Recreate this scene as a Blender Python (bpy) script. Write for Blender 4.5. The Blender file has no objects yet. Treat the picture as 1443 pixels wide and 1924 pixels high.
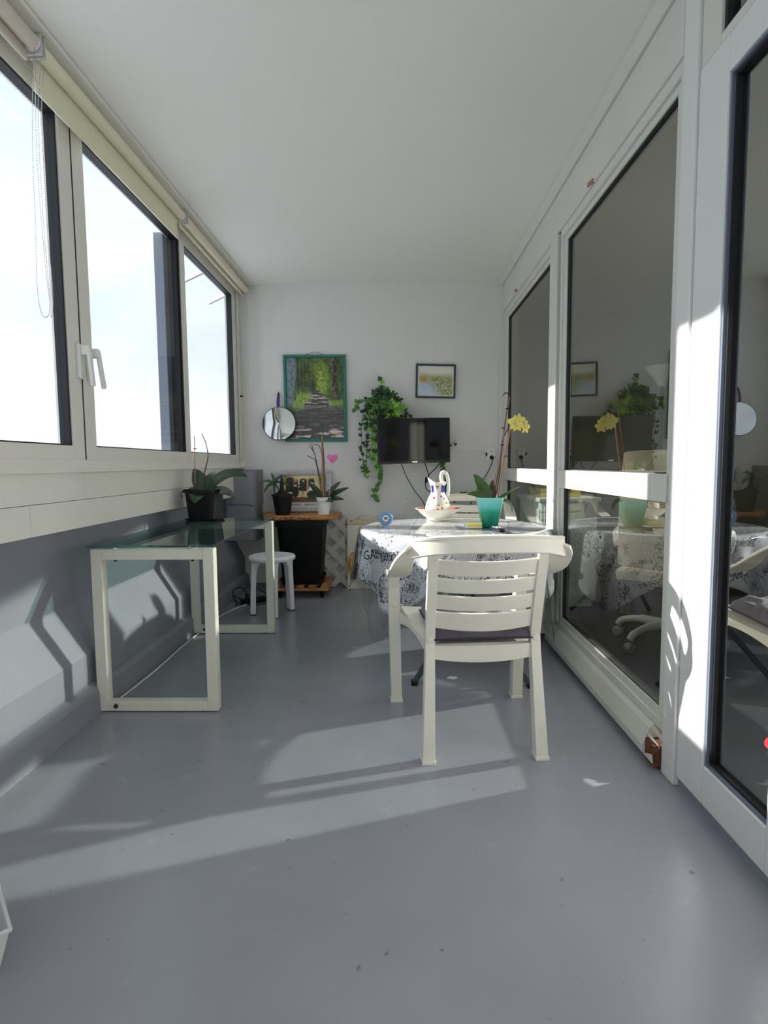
import bpy, math, random
import numpy as np
from mathutils import Vector, Matrix
random.seed(7); np.random.seed(7)
sc = bpy.context.scene
C = sc.collection

# ------------------------------------------------------------------ camera
F_PX, CX, CY, CAM_H = 1080.0, 721.5, 962.0, 1.10
def camera_axes(vx=743.0, vy=872.0, roll=math.radians(0.5)):
    d = np.array([(vx-CX)/F_PX, (vy-CY)/F_PX, 1.0]); d /= np.linalg.norm(d)
    x0 = np.array([math.cos(roll), -math.sin(roll), 0.0])
    x = x0 - d*(x0@d); x /= np.linalg.norm(x)
    return np.stack([x, d, np.cross(x, d)], 1)      # camera <- world
RM = camera_axes()
cd = bpy.data.cameras.new('camera'); cam = bpy.data.objects.new('camera', cd); C.objects.link(cam)
cd.sensor_fit = 'HORIZONTAL'; cd.sensor_width = 36.0; cd.lens = F_PX/1443.0*36.0
cd.clip_start = 0.02; cd.clip_end = 500
right, up, back = RM.T@np.array([1, 0, 0.]), RM.T@np.array([0, -1., 0]), RM.T@np.array([0, 0, -1.])
cam.matrix_world = Matrix(((right[0], up[0], back[0], 0), (right[1], up[1], back[1], 0),
                           (right[2], up[2], back[2], CAM_H), (0, 0, 0, 1)))
sc.camera = cam

# ------------------------------------------------------------------ sky, sun, exposure
vs = sc.view_settings
vs.view_transform = 'Standard'; vs.look = 'None'; vs.gamma = 1.0; vs.use_curve_mapping = False
vs.exposure = 0.16
SKY = 2.75
SUN = 11.0
w = bpy.data.worlds.new('sky'); sc.world = w; w.use_nodes = True
nt = w.node_tree; nt.nodes.clear()
out = nt.nodes.new('ShaderNodeOutputWorld'); bg = nt.nodes.new('ShaderNodeBackground')
tc = nt.nodes.new('ShaderNodeTexCoord'); mp = nt.nodes.new('ShaderNodeMapping')
mp.inputs['Scale'].default_value = (1.0, 1.0, 2.2)
nz = nt.nodes.new('ShaderNodeTexNoise'); nz.inputs['Scale'].default_value = 3.2; nz.inputs['Detail'].default_value = 6
nz.inputs['Roughness'].default_value = 0.5
cr = nt.nodes.new('ShaderNodeValToRGB')
cr.color_ramp.elements[0].position = 0.36; cr.color_ramp.elements[0].color = (0.31, 0.35, 0.40, 1)
cr.color_ramp.elements[1].position = 0.60; cr.color_ramp.elements[1].color = (0.40, 0.425, 0.45, 1)
bg.inputs['Strength'].default_value = SKY
nt.links.new(tc.outputs['Generated'], mp.inputs['Vector']); nt.links.new(mp.outputs['Vector'], nz.inputs['Vector'])
nt.links.new(nz.outputs['Fac'], cr.inputs['Fac']); nt.links.new(cr.outputs['Color'], bg.inputs['Color'])
nt.links.new(bg.outputs['Background'], out.inputs['Surface'])

SUN_DIR = Vector((1.0, -0.20, -0.42)).normalized()
sd = bpy.data.lights.new('sun', 'SUN'); sd.energy = SUN; sd.angle = math.radians(0.9); sd.color = (1.0, 0.97, 0.92)
so = bpy.data.objects.new('sun', sd); C.objects.link(so)
so.rotation_euler = SUN_DIR.to_track_quat('-Z', 'Y').to_euler(); so.location = (-6, 5, 5)
# added lamp behind the glazing, standing in for the sun's reflection: a parallel beam through the sunlit part of
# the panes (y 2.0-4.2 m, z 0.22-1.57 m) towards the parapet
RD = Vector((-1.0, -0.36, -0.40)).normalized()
gl = bpy.data.lights.new('sun_glint_stand_in', 'AREA'); gl.shape = 'RECTANGLE'
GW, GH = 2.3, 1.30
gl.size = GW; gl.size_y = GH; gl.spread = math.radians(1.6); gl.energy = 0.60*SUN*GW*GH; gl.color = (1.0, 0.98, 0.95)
go = bpy.data.objects.new('sun_glint_stand_in', gl); C.objects.link(go)
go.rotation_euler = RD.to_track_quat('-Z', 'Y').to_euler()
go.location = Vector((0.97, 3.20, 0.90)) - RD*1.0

# ------------------------------------------------------------------ helpers
def lin(r, g, b):
    f = lambda c: (c/255/12.92) if c/255 <= 0.04045 else ((c/255+0.055)/1.055)**2.4
    return (f(r), f(g), f(b), 1.0)
def V(*a): return np.array(a, float)
def norm(a):
    a = np.array(a, float); n = np.linalg.norm(a); return a/n if n > 1e-9 else a

MATS = {}
def mat(name, col, rough=0.5, metal=0.0, bump=0.0, bscale=40.0, vary=0.0, vscale=6.0, col2=None, coat=0.0,
        spec=0.5, trans=0.0, emit=None, sss=0.0):
    if name in MATS: return MATS[name]
    m = bpy.data.materials.new(name); m.use_nodes = True; MATS[name] = m
    n = m.node_tree; p = n.nodes['Principled BSDF']
    p.inputs['Base Color'].default_value = col; p.inputs['Roughness'].default_value = rough
    p.inputs['Metallic'].default_value = metal; p.inputs['Specular IOR Level'].default_value = spec
    p.inputs['Coat Weight'].default_value = coat; p.inputs['Coat Roughness'].default_value = 0.08
    p.inputs['Transmission Weight'].default_value = trans
    t = n.nodes.new('ShaderNodeTexCoord')
    if vary > 0 or col2:
        z = n.nodes.new('ShaderNodeTexNoise'); z.inputs['Scale'].default_value = vscale; z.inputs['Detail'].default_value = 5
        r = n.nodes.new('ShaderNodeValToRGB')
        a = col2 if col2 else tuple(c*(1-vary) for c in col[:3])+(1,)
        b = col if col2 else tuple(min(1, c*(1+vary)) for c in col[:3])+(1,)
        r.color_ramp.elements[0].position = 0.35; r.color_ramp.elements[0].color = a
        r.color_ramp.elements[1].position = 0.65; r.color_ramp.elements[1].color = b
        n.links.new(t.outputs['Object'], z.inputs['Vector']); n.links.new(z.outputs['Fac'], r.inputs['Fac'])
        n.links.new(r.outputs['Color'], p.inputs['Base Color'])
    if bump > 0:
        z2 = n.nodes.new('ShaderNodeTexNoise'); z2.inputs['Scale'].default_value = bscale; z2.inputs['Detail'].default_value = 4
        bp = n.nodes.new('ShaderNodeBump'); bp.inputs['Strength'].default_value = bump; bp.inputs['Distance'].default_value = 0.01
        n.links.new(t.outputs['Object'], z2.inputs['Vector']); n.links.new(z2.outputs['Fac'], bp.inputs['Height'])
        n.links.new(bp.outputs['Normal'], p.inputs['Normal'])
    return m

def glass(name, tint, ior, rough=0.0):
    if name in MATS: return MATS[name]
    m = bpy.data.materials.new(name); m.use_nodes = True; MATS[name] = m
    n = m.node_tree; n.nodes.clear()
    o = n.nodes.new('ShaderNodeOutputMaterial'); mx = n.nodes.new('ShaderNodeMixShader')
    tr = n.nodes.new('ShaderNodeBsdfTransparent'); tr.inputs['Color'].default_value = tint
    gs = n.nodes.new('ShaderNodeBsdfGlossy'); gs.inputs['Roughness'].default_value = rough
    fr = n.nodes.new('ShaderNodeFresnel'); fr.inputs['IOR'].default_value = ior
    ge = n.nodes.new('ShaderNodeNewGeometry'); mu = n.nodes.new('ShaderNodeMath'); mu.operation = 'SUBTRACT'
    mu.inputs[0].default_value = 1.0
    m2 = n.nodes.new('ShaderNodeMath'); m2.operation = 'MULTIPLY'
    n.links.new(ge.outputs['Backfacing'], mu.inputs[1]); n.links.new(fr.outputs['Fac'], m2.inputs[0])
    n.links.new(mu.outputs[0], m2.inputs[1]); n.links.new(m2.outputs[0], mx.inputs['Fac'])
    n.links.new(tr.outputs[0], mx.inputs[1]); n.links.new(gs.outputs[0], mx.inputs[2]); n.links.new(mx.outputs[0], o.inputs['Surface'])
    return m

class MB:
    def __init__(s): s.v = []; s.f = []
    def add(s, vs_, fs):
        k = len(s.v); s.v += [tuple(map(float, p)) for p in vs_]; s.f += [tuple(i+k for i in f) for f in fs]; return s
    def box(s, x0, x1, y0, y1, z0, z1):
        return s.add([(x0,y0,z0),(x1,y0,z0),(x1,y1,z0),(x0,y1,z0),(x0,y0,z1),(x1,y0,z1),(x1,y1,z1),(x0,y1,z1)],
                     [(0,3,2,1),(4,5,6,7),(0,1,5,4),(1,2,6,5),(2,3,7,6),(3,0,4,7)])
    def bar(s, a, b, w, t, upv=(0,0,1)):
        a, b = V(*a), V(*b); d = norm(b-a); u = np.array(upv, float)
        if abs(d@norm(u)) > 0.98: u = V(0, 1, 0)
        x = norm(np.cross(d, u)); y = norm(np.cross(x, d)); x = x*w/2; y = y*t/2
        return s.add([a-x-y, a+x-y, a+x+y, a-x+y, b-x-y, b+x-y, b+x+y, b-x+y],
                     [(0,3,2,1),(4,5,6,7),(0,1,5,4),(1,2,6,5),(2,3,7,6),(3,0,4,7)])
    def loft(s, secs, closed=True, caps=True):
        k = len(s.v); n = len(secs[0])
        for q in secs: s.v += [tuple(map(float, p)) for p in q]
        for i in range(len(secs)-1):
            for j in range(n if closed else n-1):
                a = k+i*n+j; b = k+i*n+(j+1) % n; s.f.append((a, b, b+n, a+n))
        if caps and closed:
            s.f.append(tuple(k+j for j in range(n))[::-1]); s.f.append(tuple(k+(len(secs)-1)*n+j for j in range(n)))
        return s
    def tube(s, pts, r, n=8, sx=1.0, sy=1.0):
        pts = [V(*p) for p in pts]; m = len(pts)
        rs = r if hasattr(r, '__len__') else [r]*m
        secs = []; pu = None
        for i, p in enumerate(pts):
            d = norm(pts[min(i+1, m-1)]-pts[max(i-1, 0)])
            if pu is None: pu = V(0,0,1) if abs(d[2]) < 0.9 else V(0,1,0)
            x = norm(np.cross(d, pu)); y = norm(np.cross(x, d)); pu = y
            secs.append([p+rs[i]*(math.cos(t)*x*sx+math.sin(t)*y*sy) for t in np.linspace(0, 2*math.pi, n, endpoint=False)])
        return s.loft(secs)
    def sweep(s, pts, wid, thk, side):
        # flat strip along pts; side(i) gives the width direction
        pts = [V(*p) for p in pts]; m = len(pts); secs = []
        for i, p in enumerate(pts):
            d = norm(pts[min(i+1, m-1)]-pts[max(i-1, 0)]); x = norm(side[i] if isinstance(side, list) else side)
            x = norm(x-d*(x@d)); y = np.cross(x, d)
            wv = wid[i] if hasattr(wid, '__len__') else wid; tv = thk[i] if hasattr(thk, '__len__') else thk
            secs.append([p-x*wv/2-y*tv/2, p+x*wv/2-y*tv/2, p+x*wv/2+y*tv/2, p-x*wv/2+y*tv/2])
        return s.loft(secs)
    def lathe(s, prof, c=(0,0,0), n=32, ax=None, sx=1.0, sy=1.0, caps=True):
        c = V(*c); secs = []
        if ax is None: X, Y, Z = V(1,0,0), V(0,1,0), V(0,0,1)
        else:
            Z = norm(ax); X = norm(np.cross(Z, V(0,0,1) if abs(Z[2]) < .9 else V(1,0,0))); Y = np.cross(Z, X)
        for r, z in prof:
            secs.append([c+X*r*sx*math.cos(t)+Y*r*sy*math.sin(t)+Z*z for t in np.linspace(0, 2*math.pi, n, endpoint=False)])
        return s.loft(secs, True, caps)
    def grid(s, fn, nu, nv, thick=0.0, nrm=None):
        P = np.array([[fn(i/nu, j/nv) for j in range(nv+1)] for i in range(nu+1)], float)
        if thick == 0:
            k = len(s.v); s.v += [tuple(p) for p in P.reshape(-1, 3)]
            for i in range(nu):
                for j in range(nv):
                    a = k+i*(nv+1)+j; s.f.append((a, a+nv+1, a+nv+2, a+1))
            return s
        du = np.gradient(P, axis=0); dv = np.gradient(P, axis=1); N = np.cross(du, dv)
        N /= np.maximum(np.linalg.norm(N, axis=2, keepdims=True), 1e-9)
        k = len(s.v); A = P+N*thick/2; B = P-N*thick/2; m = (nu+1)*(nv+1)
        s.v += [tuple(p) for p in A.reshape(-1, 3)]+[tuple(p) for p in B.reshape(-1, 3)]
        for i in range(nu):
            for j in range(nv):
                a = k+i*(nv+1)+j; s.f.append((a, a+nv+1, a+nv+2, a+1)); s.f.append((a+m, a+m+1, a+m+nv+2, a+m+nv+1))
        ring = [k+j for j in range(nv+1)]+[k+i*(nv+1)+nv for i in range(1, nu+1)]+[k+nu*(nv+1)+j for j in range(nv-1, -1, -1)]+[k+i*(nv+1) for i in range(nu-1, 0, -1)]
        for a, b in zip(ring, ring[1:]+ring[:1]): s.f.append((a, b, b+m, a+m))
        return s
    def xf(s, fn):
        s.v = [tuple(map(float, fn(V(*p)))) for p in s.v]; return s
    def build(s, name, m, parent=None, smooth=None, bevel=0.0, seg=2, loc=None):
        root = V(0,0,0)
        if parent is not None:
            q = parent
            while q is not None: root = root+V(*q.location); q = q.parent
        elif loc is not None: root = V(*loc)
        me = bpy.data.meshes.new(name)
        me.from_pydata([tuple(V(*p)-root) for p in s.v], [], s.f)
        me.validate(); me.update()
        o = bpy.data.objects.new(name, me); C.objects.link(o)
        if parent is not None: o.parent = parent
        elif loc is not None: o.location = loc
        if m is not None: me.materials.append(m)
        if smooth is not None:
            me.polygons.foreach_set('use_smooth', [True]*len(me.polygons)); me.set_sharp_from_angle(angle=math.radians(smooth))
        if bevel > 0:
            b = o.modifiers.new('bevel', 'BEVEL'); b.width = bevel; b.segments = seg; b.limit_method = 'ANGLE'; b.angle_limit = math.radians(40)
            b.harden_normals = False
        return o

def fixn(o):
    import bmesh
    bm = bmesh.new(); bm.from_mesh(o.data); bmesh.ops.recalc_face_normals(bm, faces=bm.faces); bm.to_mesh(o.data); bm.free(); return o
def tag(o, label, cat, group=None):
    o['label'] = label; o['category'] = cat
    if group: o['group'] = group
    return o
def thing(name, loc, label, cat, group=None):
    o = bpy.data.objects.new(name, None); C.objects.link(o); o.location = loc; o.empty_display_size = 0.05
    return tag(o, label, cat, group)
def struct(o, label=None, cat=None):
    o['kind'] = 'structure'
    if label: o['label'] = label
    if cat: o['category'] = cat
    return o
def spline(pts, n=8):
    P = [V(*p) for p in pts]; P = [2*P[0]-P[1]]+P+[2*P[-1]-P[-2]]; r = []
    for i in range(1, len(P)-2):
        for k in range(n):
            t = k/n; a, b, c, d = P[i-1], P[i], P[i+1], P[i+2]
            r.append(0.5*((2*b)+(c-a)*t+(2*a-5*b+4*c-d)*t*t+(3*b-a-3*c+d)*t**3))
    r.append(P[-2]); return r
def rotz(c, a):
    ca, sa = math.cos(a), math.sin(a); c = V(*c)
    return lambda p: V(c[0]+ca*(p[0])-sa*(p[1]), c[1]+sa*(p[0])+ca*(p[1]), c[2]+p[2])

# ------------------------------------------------------------------ materials
M_ceil = mat('painted_ceiling', lin(238, 237, 231), 0.9, bump=0.15, bscale=160)
M_back = mat('painted_plaster', lin(222, 220, 217), 0.9, bump=0.12, bscale=120, vary=0.02, vscale=2)
M_para = mat('grey_wall_paint', lin(134, 137, 146), 0.62, bump=0.10, bscale=60, vary=0.05, vscale=3)
M_cream = mat('cream_board_paint', lin(232, 231, 222), 0.5, vary=0.02, vscale=3)
M_alu = mat('cream_window_profile', lin(230, 228, 221), 0.42)
M_pvc = mat('white_door_profile', lin(226, 226, 224), 0.32)
M_frame = mat('white_glazing_profile', lin(216, 216, 208), 0.38, vary=0.02, vscale=5)
M_gasket = mat('black_gasket', lin(26, 27, 32), 0.5)
M_alu_grey = mat('grey_aluminium', lin(120, 128, 142), 0.4, metal=0.3)
M_white = mat('white_plastic', lin(236, 236, 232), 0.38, vary=0.02, vscale=9)
M_chair = mat('ivory_chair_plastic', lin(232, 228, 214), 0.38, vary=0.03, vscale=7)
M_blackp = mat('black_plastic', lin(14, 15, 18), 0.45, spec=.3)
M_black = mat('matt_black', lin(8, 8, 9), 0.5, spec=.22)
M_soil = mat('bark_soil', lin(62, 48, 36), 0.95, bump=0.8, bscale=90, vary=0.4, vscale=40)
M_leaf = mat('orchid_leaf', lin(70, 100, 44), 0.38, vary=0.25, vscale=12)
M_leafd = mat('dark_orchid_leaf', lin(44, 68, 40), 0.36, vary=0.2, vscale=14)
M_stem = mat('dry_brown_stem', lin(96, 70, 58), 0.7, vary=0.3, vscale=30)
M_stake = mat('pinkish_wooden_stake', lin(176, 128, 108), 0.7, vary=0.15, vscale=30)
M_wood = mat('honey_pine_wood', lin(206, 150, 90), 0.5, col2=lin(158, 104, 56), vscale=14, bump=0.1, bscale=50)
M_chrome = mat('polished_metal', lin(210, 212, 214), 0.15, metal=1.0)
M_dmetal = mat('dark_teal_metal', lin(52, 66, 76), 0.45, metal=0.4)
M_cable = mat('black_cable', lin(24, 24, 26), 0.5)
M_wcable = mat('white_cable', lin(228, 226, 220), 0.5)
M_winglass = glass('clear_window_glass', (0.97, 0.98, 0.985, 1), 1.28)
M_doorglass = glass('double_glazing', (0.80, 0.83, 0.79, 1), 4.3)
M_topglass = glass('green_tinted_table_glass', (0.60, 0.72, 0.70, 1), 1.62)
M_film = glass('clear_plastic_film', (0.965, 0.97, 0.975, 1), 1.45, 0.05)

# floor paint: grey with scuffs
M_floor = mat('grey_floor_paint', lin(147, 149, 158), 0.34, vary=0.06, vscale=1.7)
def floor_detail(m):
    n = m.node_tree; p = n.nodes['Principled BSDF']; t = n.nodes.new('ShaderNodeTexCoord')
    p.inputs['Roughness'].default_value = 0.27
    # small dark specks and pale rubbed spots in the paint
    src = p.inputs['Base Color'].links[0].from_socket
    for scale, lo, hi, colr, amt in ((26, .70, .74, lin(84, 86, 92), .55), (9, .66, .74, lin(168, 170, 178), .35)):
        a = n.nodes.new('ShaderNodeTexNoise'); a.inputs['Scale'].default_value = scale; a.inputs['Detail'].default_value = 3
        r = n.nodes.new('ShaderNodeValToRGB'); r.color_ramp.elements[0].position = lo; r.color_ramp.elements[0].color = (0, 0, 0, 1)
        r.color_ramp.elements[1].position = hi; r.color_ramp.elements[1].color = (amt, amt, amt, 1)
        mx = n.nodes.new('ShaderNodeMix'); mx.data_type = 'RGBA'; mx.inputs[7].default_value = colr
        n.links.new(t.outputs['Object'], a.inputs['Vector']); n.links.new(a.outputs['Fac'], r.inputs['Fac']); n.links.new(r.outputs['Color'], mx.inputs[0])
        n.links.new(src, mx.inputs[6]); src = mx.outputs[2]
    n.links.new(src, p.inputs['Base Color'])
    b = n.nodes.new('ShaderNodeTexNoise'); b.inputs['Scale'].default_value = 60; b.inputs['Detail'].default_value = 3; b.inputs['Roughness'].default_value = 0.5
    bp = n.nodes.new('ShaderNodeBump'); bp.inputs['Strength'].default_value = 0.10; bp.inputs['Distance'].default_value = 0.004
    n.links.new(t.outputs['Object'], b.inputs['Vector']); n.links.new(b.outputs['Fac'], bp.inputs['Height']); n.links.new(bp.outputs['Normal'], p.inputs['Normal'])
floor_detail(M_floor)

# ------------------------------------------------------------------ room shell
XL, XR, YB, ZC, YF = -1.37, 0.95, 5.14, 2.67, -1.6
struct(MB().box(-1.62, 1.0, YF-0.1, YB+0.1, -0.12, 0.0).build('floor', M_floor), 'grey painted concrete balcony floor with fine scuffs', 'floor')
struct(MB().box(-1.47, 1.0, YF-0.1, YB+0.1, ZC, ZC+0.12).build('ceiling', M_ceil), 'flat off white painted balcony ceiling', 'ceiling')
wb = struct(MB().box(-1.46, 0.97, YB, YB+0.12, 0.0, ZC).build('wall_back', M_back), 'pale grey plaster end wall hung with pictures', 'wall')
MB().box(-1.40, 0.9, YB-0.012, YB, 0.0, 0.035).build('skirting', M_para, wb)

# parapet: upright, sloping, upright, plinth
prof = [(-1.72, 0.0), (-1.33, 0.0), (-1.335, 0.10), (-1.35, 0.125), (-1.37, 0.135), (-1.37, 0.27), (-1.48, 0.48), (-1.48, 0.84), (-1.44, 0.84), (-1.44, 1.085), (-1.72, 1.085)]
wl = MB().loft([[(x, YF, z) for x, z in prof], [(x, YB, z) for x, z in prof]])
wl = struct(fixn(wl.build('wall_left', M_para)), 'grey painted parapet with sloping lower face under the windows', 'wall')
for y0, y1, z0, z1 in [(YF, 0.62, .958, 1.075), (0.622, 2.498, .958, 1.075), (2.50, 4.84, .958, 1.075), (YF, 0.2, .836, .956), (0.202, 2.118, .836, .956), (2.12, 4.84, .836, .956)]:
    MB().box(-1.44, XL, y0, y1, z0, z1).build('fascia_board', M_cream, wl, bevel=0.0012)
# ledge mouldings below the sashes
MB().box(-1.47, -1.352, YF, 5.135, 1.075, 1.093).build('sill_ledge', M_cream, wl, bevel=0.004)
MB().loft([[(-1.47, y, 1.093), (-1.358, y, 1.093), (-1.366, y, 1.108), (-1.372, y, 1.132), (-1.47, y, 1.132)] for y in (YF, 5.12)]).build('sill_moulding', M_alu, wl)
fixn(wl.children[-1])
# rough corbel of two grey blocks in the far corner
for z0, z1, x1, sh in [(0.768, 1.052, -1.188, 0.012), (0.462, 0.762, -1.196, 0.0)]:
    def fn(p, z0=z0, z1=z1, sh=sh):
        q = p.copy()
        if q[0] > -1.25: q[2] += (0.010*math.sin(q[1]*31)+0.006*math.sin(q[0]*120)) if q[2] > (z0+z1)/2 else 0.012*math.sin(q[0]*55+1)
        return q
    m = MB()
    secs = []
    for z in np.linspace(z0, z1, 7):
        k = 0.004*math.sin(z*40+sh*90)
        secs.append([(-1.44, 4.842, z), (-1.26, 4.842, z), (x1-0.02+k, 4.844, z), (x1+k, 4.866, z), (x1+k*0.5, 5.0, z), (x1, YB, z), (-1.44, YB, z)])
    m.loft(secs); m.xf(fn)
    fixn(m.build('corbel_block', M_para, wl, smooth=50))

# ---- windows on the left
def opening_frame(m, y0, y1, z0, z1, x0, x1, a, b=None, c=None, d=None):
    """rectangular frame in the y-z plane; a,b,c,d = widths near, far, bottom, top"""
    b = a if b is None else b; c = a if c is None else c; d = a if d is None else d
    m.box(x0, x1, y0, y0+a, z0, z1); m.box(x0, x1, y1-b, y1, z0, z1)
    m.box(x0, x1, y0+a, y1-b, z0, z0+c); m.box(x0, x1, y0+a, y1-b, z1-d, z1); return m
ZS0, ZS1 = 1.132, 2.60
def window(name, y0, y1, label, n_w, f_w, deep=False):
    fr = MB(); opening_frame(fr, y0, y1, ZS0, ZS1, -1.44, XL, n_w, f_w, 0.058, 0.06)
    o = struct(fr.build(name, M_alu, bevel=0.002), label, 'window')
    gy0, gy1, gz0, gz1 = y0+n_w, y1-f_w, ZS0+0.058, ZS1-0.06
    g = MB(); opening_frame(g, gy0, gy1, gz0, gz1, -1.420, -1.378, 0.006, 0.014, 0.006, 0.010)
    g.build('gasket', M_gasket, o)
    MB().box(-1.406, -1.400, gy0+0.006, gy1-0.014, gz0+0.006, gz1-0.010).build('pane', M_winglass, o)
    return o
w1 = window('window_1', 0.90, 2.528, 'nearest sliding window sash with pale frame and black gasket', 0.09, 0.088)
w2 = window('window_2', 2.534, 3.815, 'middle window sash with two white lever handles', 0.096, 0.035)
w3 = window('window_3', 3.825, 5.05, 'far window sash beside the end wall', 0.03, 0.085)
w4 = window('window_4', -0.55, 0.894, 'window sash beside the photographer', 0.09, 0.088)
w5 = window('window_5', -1.60, -0.556, 'window sash at the near end of the balcony', 0.09, 0.088)
MB().box(-1.437, -1.375, 5.05, 5.075, ZS0, ZS1).build('jamb_gap', M_gasket, w3)
MB().box(-1.44, -1.362, 5.075, 5.138, ZS0, ZS1+0.07).build('end_jamb', M_cream, w3, bevel=0.004)
MB().box(-1.50, -1.438, 3.675, 3.79, ZS0+0.05, ZS1-0.05).build('outer_rail', M_alu_grey, w2, bevel=0.004)
MB().box(-1.437, -1.385, 3.742, 3.778, ZS0+0.06, ZS1-0.06).build('brush_strip', M_gasket, w2)
MB().box(-1.375, -1.3685, 2.5275, 2.5345, ZS0, ZS1).build('shadow_gap', M_gasket, w2)
def handle(par, y, z, yaw):
    h = MB().box(-1.371, -1.352, y-0.017, y+0.017, z-0.095, z+0.055).build('handle_plate', M_white, par, bevel=0.006)
    MB().box(-1.353, -1.315, y-0.013, y+0.013, z+0.005, z+0.048).build('handle_neck', M_white, h, bevel=0.008)
    lv = MB(); a = V(-1.322, y, z+0.04); b = V(-1.316, y+yaw, z-0.125)
    lv.bar(a, b, 0.026, 0.016, (1, 0, 0)); lv.build('lever', M_white, h, bevel=0.005)
handle(w2, 2.508, 1.575, 0.012); handle(w2, 2.585, 1.575, 0.030)
# head above sashes and ceiling trim
struct(MB().box(-1.46, XL+0.002, YF, 5.138, ZS1, ZC).build('trim_1', M_alu, bevel=0.003), 'pale frame head above the windows', 'trim')
struct(MB().box(-1.46, -1.238, YF, YB-0.002, 2.652, ZC-0.001).build('trim_2', M_cream, bevel=0.004), 'white painted batten along ceiling above the blinds', 'trim')
# near end wall of the balcony, glazed like the long side
wf = MB(); wf.box(-1.62, 1.0, YF-0.1, YF, 0.0, 0.95); wf.box(-1.62, 1.0, YF-0.1, YF, 2.55, ZC); wf.box(0.86, 1.0, YF-0.1, YF, 0.95, 2.55)
struct(wf.build('wall_front', M_back), 'balcony end wall behind the photographer', 'wall')
ef = MB()
for x in (-1.37, -0.30, 0.80): ef.box(x, x+0.07, YF-0.08, YF-0.02, 0.95, 2.55)
ef.box(-1.37, 0.87, YF-0.08, YF-0.02, 0.95, 1.01); ef.box(-1.37, 0.87, YF-0.08, YF-0.02, 2.49, 2.55)
ew = struct(ef.build('window_6', M_alu), 'end window behind the photographer', 'window')
MB().box(-1.30, 0.80, YF-0.053, YF-0.047, 1.01, 2.49).build('pane', M_winglass, ew)

# ---- glazed wall on the right
struct(fixn(MB().loft([[(0.897, y, ZC-0.001), (0.897, y, 2.655), (0.925, y, 2.622), (1.0, y, 2.622), (1.0, y, ZC-0.001)] for y in (YF, YB-0.001)]).build('trim_3', M_frame)), 'chamfered white batten where the glazed wall meets the ceiling', 'trim')
struct(MB().box(0.935, 1.0, 1.985, 5.085, 2.405, 2.620).build('trim_4', M_frame, bevel=0.003), 'wide white head board over the fixed panes', 'trim')
struct(MB().box(0.905, 0.995, 5.086, YB-0.001, 0.0, 2.62).build('trim_5', M_frame, bevel=0.004), 'white corner post between end wall and glazing', 'trim')
def fixed(name, y0, y1, label, sx):
    fr = MB(); opening_frame(fr, y0, y1, 0.14, 2.405, 0.945+sx, 1.0, 0.03, 0.03, 0.035, 0.045)
    o = struct(fr.build(name, M_frame, bevel=0.003), label, 'window')
    sash = MB(); opening_frame(sash, y0+0.03, y1-0.03, 0.175, 2.36, 0.958+sx, 1.0, 0.045, 0.045, 0.03, 0.03)
    sash.build('sash', M_frame, o, bevel=0.003)
    MB().box(0.938+sx, 0.999, y0+0.032, y1-0.032, 0.957, 1.057).build('middle_rail', M_frame, o, bevel=0.004)
    for z0, z1, nm in ((0.205, 0.957, 'lower_pane'), (1.057, 2.33, 'upper_pane')):
        g = MB(); opening_frame(g, y0+0.075, y1-0.075, z0, z1, 0.965+sx, 0.998, 0.005)
        g.build('gasket', mat('grey_gasket', lin(58, 60, 60), .5), o)
        MB().box(0.976+sx, 0.982+sx, y0+0.085, y1-0.085, z0+0.010, z1-0.010).build(nm, M_doorglass, o)
    return o
fixed('window_7', 1.985, 3.385, 'large fixed pane with white middle rail nearest the door', 0.0)
fixed('window_8', 3.565, 5.08, 'far fixed pane with white middle rail beside corner post', 0.004)
struct(MB().box(0.930, 1.0, 3.412, 3.56, 0.0, 2.40).build('trim_6', M_frame, bevel=0.004), 'sunlit white post between the two fixed panes', 'trim')
struct(MB().box(0.955, 1.0, 3.387, 3.410, 0.14, 2.40).build('trim_7', M_gasket), 'dark joint beside the sunlit post', 'trim')
struct(MB().box(0.936, 1.0, 1.895, 1.983, 0.0, 2.62).build('trim_8', M_pvc, bevel=0.004), 'wide white post beside the glazed door', 'trim')
# bottom sill of the fixed panes, its broken end near the door
sp = [(1.0, 0.03), (0.905, 0.03), (0.903, 0.060), (0.928, 0.125), (0.944, 0.140), (1.0, 0.140)]
sl = struct(fixn(MB().loft([[(x, y, z) for x, z in sp] for y in (2.06, 3.411)]).loft([[(x, y, z) for x, z in sp] for y in (3.561, 5.085)]).build('trim_9', M_frame)), 'low sloping white sill under fixed panes with a broken end', 'trim')
def shell(y0, y1, cut):
    return [[(0.905, y0, 0.03), (0.9025, y0, 0.062), (0.9065, y0, 0.062), (0.909, y0, 0.03)], [(0.905, y1, 0.03), (0.9025, y1, cut), (0.9065, y1, cut), (0.909, y1, 0.03)]]
MB().loft(shell(1.985, 2.06, 0.034)[::-1]).build('torn_lip', M_frame, sl); fixn(sl.children[-1])
MB().box(0.912, 0.99, 1.99, 2.058, 0.012, 0.09).build('rotten_core', mat('rotten_wood', lin(108, 66, 44), 0.9, bump=0.6, bscale=80, vary=0.3, vscale=40), sl)
MB().bar((0.918, 2.06, 0.108), (0.932, 1.99, 0.082), 0.012, 0.004, (1, 0, 0)).bar((0.936, 2.06, 0.133), (0.941, 1.985, 0.118), 0.016, 0.004, (1, 0, 0)).build('bent_profile_edge', M_frame, sl)
struct(MB().box(0.955, 1.0, YF, 5.1, 0.0, 0.03).build('trim_10', M_para), 'dark plinth strip below the white sill', 'trim')
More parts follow.
